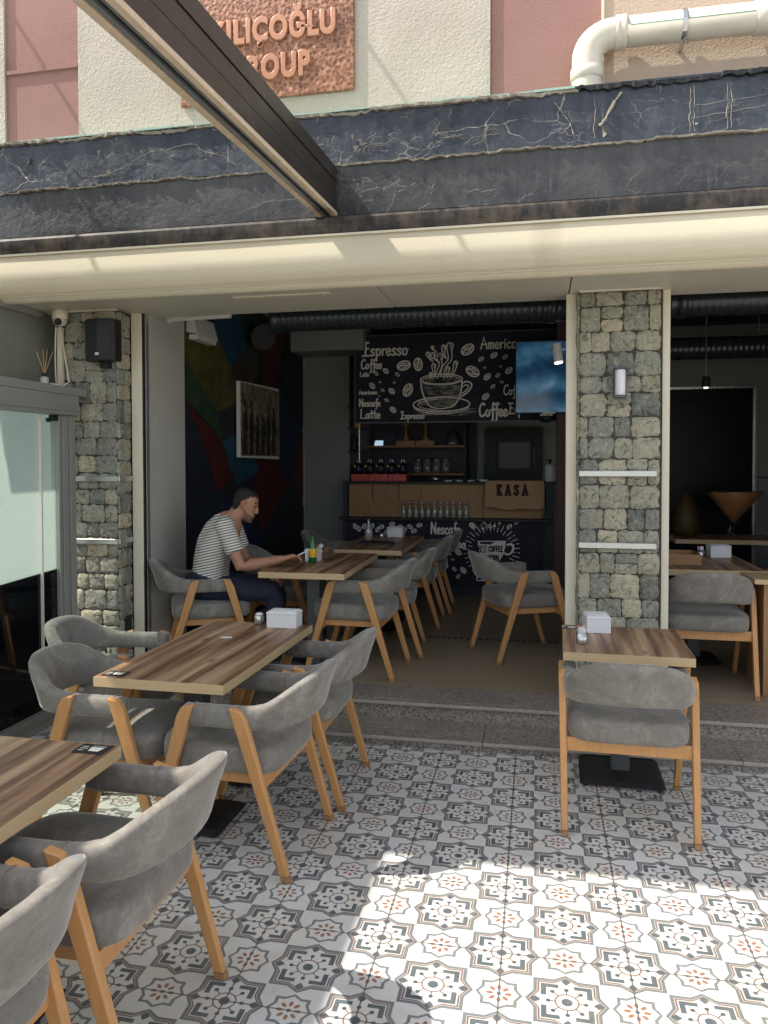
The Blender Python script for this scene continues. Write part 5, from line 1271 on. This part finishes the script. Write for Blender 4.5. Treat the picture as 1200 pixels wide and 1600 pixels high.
# television
TY = 4.90
tv = thing('television', 'wall television with a blue picture hung in front of the blackboard', 'television', (.85, TY, 2.4))
m = MB(); m.box(.295, 1.30, TY, TY + .05, 2.07, 2.785); m.build('case', M['dark'], tv, bevel=.004)
m = MB(); m.box(.307, 1.288, TY - .003, TY - .0005, 2.085, 2.773); m.build('screen', M['tv'], tv)
m = MB(); m.tube([(.85, TY + .03, 2.78), (.85, TY + .03, 3.05)], .025, 10); m.build('ceiling_mount', M['dark'], tv)
m = MB(); m.box(.56, .68, TY - .006, TY - .001, 2.0695, 2.0835); m.build('status_light', M['chalk'], tv)
t = thing('dome_camera', 'small dark camera housing hanging under the television', 'camera', (.60, TY + .2, 2.0))
m = MB(); m.lathe([(.055, .06), (.06, .04), (.05, .0), (.0005, -.01)], (0, 0, 0), 16); m.build('dome', M['dark'], t, local=True, smooth=True)
m = MB(); m.box(-.06, .06, -.03, .03, .0605, .085); m.build('bracket', M['steel'], t, local=True)
# spotlight
t = thing('spotlight', 'white spotlight next to the right stone pillar, lit at its tip', 'spotlight', (.665, 3.2, 2.45))
m = MB(); m.tube([(.648, 3.2, 2.50), (.668, 3.19, 2.36)], .036, 18); m.build('can', M['white'], t, smooth=False, bevel=.003)
m = MB(); m.tube([(.6685, 3.1897, 2.3565), (.6695, 3.1892, 2.350)], .031, 16); m.build('lens', M['lampglow'], t)
m = MB(); m.tube([(.655, 3.21, 2.45), (.76, 3.24, 2.47), (.80, 3.24, 3.05)], .010, 8); m.build('arm', M['white'], t)

# ---------------------------------------------------------------- ducts, speakers, small wall things
def duct(x0, x1, y, z, r, lab, ribs=.045):
    t = thing('air_duct', lab, 'duct', ((x0 + x1) / 2, y, z), 0, 'spiral air ducts')
    prof = []; n = int((x1 - x0) / ribs)
    for k in range(n + 1):
        s = k * (x1 - x0) / n; prof += [(r, s - .003), (r + .0016, s), (r, s + .003)]
    m = MB(); m.lathe([(.001, -.006)] + prof + [(.001, x1 - x0 + .006)], (x0, y, z), 28, axis='x'); m.build('pipe', M['duct'], t, smooth=True)
    m = MB()
    for s in (0.0, .42, .60): m.lathe([(r + .003, -.03), (r + .010, -.028), (r + .010, .028), (r + .003, .03)], (x0 + .02 + (x1 - x0) * s, y, z), 28, axis='x')
    m.build('collar', M['duct'], t, smooth=True)
    m = MB()
    for s in (.15, .5, .85): m.tube([(x0 + (x1 - x0) * s, y, z + r), (x0 + (x1 - x0) * s, y, 3.05)], .005, 6)
    m.build('hanger', M['steel'], t)
duct(-1.46, 3.4, 2.78, 2.70, .105, 'large dark spiral duct running across the shopfront just inside the opening')
duct(1.2, 4.4, 4.6, 2.62, .10, 'second dark duct farther back in the right hand room')
sp = thing('speaker', 'black wall speaker on the left stone pillar', 'speaker', (-2.26, 1.66, 2.4))
m = MB(); pr = [(-2.366, 1.735), (-2.366, 1.655), (-2.345, 1.630), (-2.255, 1.615), (-2.17, 1.630), (-2.150, 1.655), (-2.150, 1.735)]
m.prism([(x, y, 2.262) for x, y in pr], (0, 0, .268)); m.build('cabinet', M['black'], sp, bevel=.006)
m = MB(); m.prism([(x, y - .002, 2.29) for x, y in pr[2:5]] + [(-2.17, 1.632, 2.29), (-2.345, 1.632, 2.29)], (0, 0, .22)); m.build('grille', M['dark'], sp)
m = MB(); m.box(-2.27, -2.243, 1.608, 1.613, 2.292, 2.312); m.build('badge', M['steel'], sp, bevel=.002)
m = MB(); m.box(-2.29, -2.23, 1.70, 1.76, 2.22, 2.262); m.build('bracket', M['black'], sp)
s2 = thing('speaker', 'black ceiling speaker inside above the mural', 'speaker', (-1.97, 3.95, 2.78))
m = MB(); m.tube([(-2.06, 4.0, 2.80), (-1.93, 3.85, 2.74)], [.10, .125], 16); m.build('cabinet', M['black'], s2, bevel=.01)
m = MB(); m.tube([(-2.119, 4.05, 2.83), (-2.06, 4.0, 2.80)], .02, 8); m.build('bracket', M['black'], s2)
cc = thing('security_camera', 'cream dome camera at the top of the left stone pillar with cables below', 'camera', (-2.57, 1.72, 2.56))
m = MB(); m.lathe([(.052, .052), (.052, 0), (.046, -.012)], (-2.575, 1.70, 2.559), 20); m.build('base', M['cream_metal'], cc, smooth=True)
m = MB(); m.lathe([(.0005, -.046), (.03, -.04), (.045, -.015), (.046, .0)], (-2.575, 1.70, 2.548), 20); m.build('dome', M['cream_metal'], cc, smooth=True)
m = MB(); m.tube([(-2.565, 1.665, 2.528), (-2.560, 1.645, 2.52)], [.024, .02], 14); m.build('lens', M['dark'], cc)
m = MB(); m.box(-2.612, -2.575, 1.715, 1.745, 2.0885, 2.50); m.build('cable_trunking', M['cream_metal'], cc, bevel=.003)
m = MB(); m.tube(catmull([(-2.57, 1.69, 2.50), (-2.55, 1.70, 2.35), (-2.535, 1.71, 2.22), (-2.525, 1.715, 2.13)]), .006, 6); m.tube(catmull([(-2.60, 1.69, 2.50), (-2.615, 1.70, 2.3), (-2.61, 1.70, 2.12)]), .005, 6); m.tube(catmull([(-2.60, 1.65, 2.10), (-2.56, 1.66, 2.095), (-2.525, 1.70, 2.13)]), .006, 6); m.build('cable', M['cream_metal'], cc, smooth=True)
rd = thing('reed_diffuser', 'reed diffuser bottle with straw sticks on the ledge above the glass door', 'diffuser', (-2.60, 1.56, 2.0883))
m = MB(); m.lathe([(.024, 0), (.026, .003), (.026, .062), (.014, .070), (.0005, .071)], (0, 0, 0), 18); m.build('bottle', M['offwhite'], rd, local=True, smooth=True)
m = MB(); m.lathe([(.015, .0715), (.015, .092), (.0005, .093)], (0, 0, 0), 16); m.build('neck', M['dark'], rd, local=True)
m = MB()
for dx, dy in ((-.06, .01), (-.045, -.01), (-.015, .01), (.03, -.01), (.055, .01)): m.tube([(0, 0, .085), (dx, dy, .255 - abs(dx) * .5)], .0022, 5)
m.build('reed', M['reed'], rd, local=True)
m = MB(); m.tube([(-2.58, 1.60, 2.105), (-2.55, 1.625, 2.10), (-2.535, 1.65, 2.098)], [.016, .02, .012], 8, round_caps=True); tag(m.build('cloth', M['white'], smooth=True), 'crumpled white tissue on the ledge beside the diffuser', 'tissue')
wl = thing('wall_lamp', 'black framed wall lamp with a white cylinder on the right stone pillar', 'wall lamp', (.98, 1.80, 2.06))
m = MB(); m.lathe([(.026, -.075), (.029, -.072), (.029, .072), (.026, .075)], (.980, 1.800, 2.062), 20); m.build('shade', M['white'], wl, smooth=True)
m = MB()
for z in (1.972, 2.139): m.box(.944, 1.016, 1.765, 1.846, z, z + .012)
m.box(.944, .951, 1.80, 1.846, 1.984, 2.139); m.box(1.009, 1.016, 1.80, 1.846, 1.984, 2.139); m.box(.951, 1.009, 1.838, 1.846, 1.984, 2.139); m.build('frame', M['slatemetal'], wl, bevel=.002)
pa = thing('canvas_picture', 'sepia canvas print of musicians on the painted left wall', 'picture', (-2.08, 4.1, 1.95))
m = MB(); m.hexa([(-2.095, 3.58, 1.645), (-2.06, 3.58, 1.645), (-2.06, 4.655, 1.63), (-2.095, 4.655, 1.63), (-2.095, 3.58, 2.322), (-2.06, 3.58, 2.322), (-2.06, 4.655, 2.345), (-2.095, 4.655, 2.345)]); m.build('canvas', M['offwhite'], pa, bevel=.003)
m = MB(); m.box(-2.0595, -2.0585, 3.60, 4.64, 1.66, 2.315); m.build('print', M['sepia'], pa)
m = MB(); r6 = random.Random(2)
for k in range(6):
    y = 3.70 + k * .155; h = r6.uniform(.33, .47); x = -2.0575
    m.add([(x, y - .05, 1.67), (x, y + .055, 1.67), (x, y + .045, 1.67 + h * .75), (x, y + .02, 1.67 + h * .85), (x, y - .02, 1.67 + h * .85), (x, y - .045, 1.67 + h * .75)], [(0, 1, 2, 3, 4, 5)])
    m.add([(x, y + .033 * math.cos(t), 1.67 + h + .045 * math.sin(t)) for t in [i * .6283 for i in range(10)]], [tuple(range(10))])
    m.tube([(x, y + .06, 1.75 + h * .3), (x, y + .02, 1.82 + h * .6)], .008, 5)
m.build('figures', M['dark'], pa)
eb = thing('emergency_light', 'white emergency light box hanging at the top of the mural', 'light', (-1.95, 2.7, 2.7))
m = MB(); m.hexa([(-2.115, 2.62, 2.60), (-2.02, 2.62, 2.58), (-2.02, 3.02, 2.58), (-2.115, 3.02, 2.60), (-2.115, 2.62, 2.72), (-2.06, 2.62, 2.73), (-2.06, 3.02, 2.73), (-2.115, 3.02, 2.72)]); m.build('case', M['offwhite'], eb, bevel=.004)
m = MB(); m.box(-2.10, -2.03, 2.64, 3.0, 2.545, 2.583); m.build('diffuser', M['offwhite'], eb, bevel=.003)
m = MB(); m.tube([(-2.10, 2.30, 2.640), (-1.62, 2.30, 2.648)], .022, 12); m.lathe([(.03, 0), (.03, .04), (.0005, .041)], (-2.10, 2.30, 2.640), 12, axis='x'); tag(m.build('roller_blind', M['offwhite'], smooth=False, bevel=.003), 'rolled white blind tube under the soffit at the left of the opening', 'blind')
# ---------------------------------------------------------------- right hand room
wn_ = thing('picture_window', 'large dark glass panel in a metal frame at the back of the right hand room', 'window', (2.2, 6.0, U))
m = MB(); m.box(1.15, 2.74, 6.0, 6.012, U, 2.37); m.build('pane', M['blackpane'], wn_)
m = MB(); m.box(2.742, 2.79, 5.98, 6.03, U, 2.37); m.box(2.756, 2.775, 5.97, 5.981, U, 2.37); m.box(1.10, 2.79, 5.98, 6.03, 2.3715, 2.40); m.build('frame', M['steel'], wn_, bevel=.002)
m = MB(); m.box(2.792, 4.6, 6.0, 6.1, U, 3.05); m.box(1.10, 2.79, 6.0, 6.1, 2.402, 3.05); m.box(1.05, 1.149, 6.0, 6.9, U, 3.05); m.build('partition', M['greywall'], bld)
m = MB(); m.box(2.80, 4.59, 5.992, 5.9995, 1.42, 1.435); m.build('wall_groove', M['dark'], bld)
gl_ = thing('cocktail_ornament', 'oversized cocktail glass ornament with orange filling in the right hand room', 'ornament', (2.38, 5.2, U + TZ + .0))
gl_.location.z = U + .7255
m = MB(); m.lathe([(.09, 0), (.09, .008), (.015, .02), (.013, .09), (.02, .10), (.26, .40), (.265, .43), (.258, .43), (.25, .40), (.015, .11), (.0005, .105)], (0, 0, 0), 28); m.build('glass', M['glass'], gl_, local=True, smooth=True)
m = MB(); m.lathe([(.0005, .112), (.018, .116), (.2505, .408), (.248, .412), (.0005, .412)], (0, 0, 0), 28); m.build('filling', plain('amber filling', (.55, .22, .09), .5, var=.5, vs=4), gl_, local=True, smooth=True)
m = MB(); m.tube(catmull([(1.92, 5.3, .90), (1.95, 5.3, 1.05), (1.90, 5.3, 1.25), (1.98, 5.3, 1.38)]), [.13] * 13 + [.13] * 2 + [.06], 14, round_caps=True) if False else m.lathe([(.09, 0), (.12, .05), (.125, .16), (.10, .27), (.05, .36), (.02, .42), (.0005, .425)], (1.90, 4.95, U + .7258), 16)
tag(m.build('yellow_ornament', plain('dim yellow glaze', (.055, .032, .004), .6, var=.6, vs=7), smooth=True), 'dim yellow tapered ornament at the back of the right hand room', 'ornament')
m = MB(); m.lathe([(.028, 0), (.03, .1), (.02, .13), (.012, .15), (.0005, .16)], (2.24, 4.72, U + .7258), 14); tag(m.build('water_bottle', M['glass'], smooth=True), 'clear bottle on the back table of the right hand room', 'bottle')
for k, (x, y, z) in enumerate(((1.98, 4.5, 2.26), (2.44, 4.6, 2.55))):
    t = thing('pendant_lamp', ('small black pendant lamp with a lit bulb, the lower left one', 'small black pendant lamp by the second duct, the right one')[k], 'pendant lamp', (x, y, z), 0, 'pendant lamps')
    m = MB(); m.lathe([(.012, .10), (.036, .09), (.036, .0), (.030, .0), (.028, .085), (.0005, .088)], (0, 0, 0), 16); m.build('shade', M['dark'], t, local=True, smooth=True)
    m = MB(); m.tube([(0, 0, .10), (0, 0, 3.05 - z)], .006, 6); m.build('rod', M['steel'], t, local=True)
    m = MB(); m.lathe([(.0005, -.012), (.018, -.008), (.022, .006), (.0005, .02)], (0, 0, 0), 12); m.build('bulb', M['lampglow'], t, local=True, smooth=True)
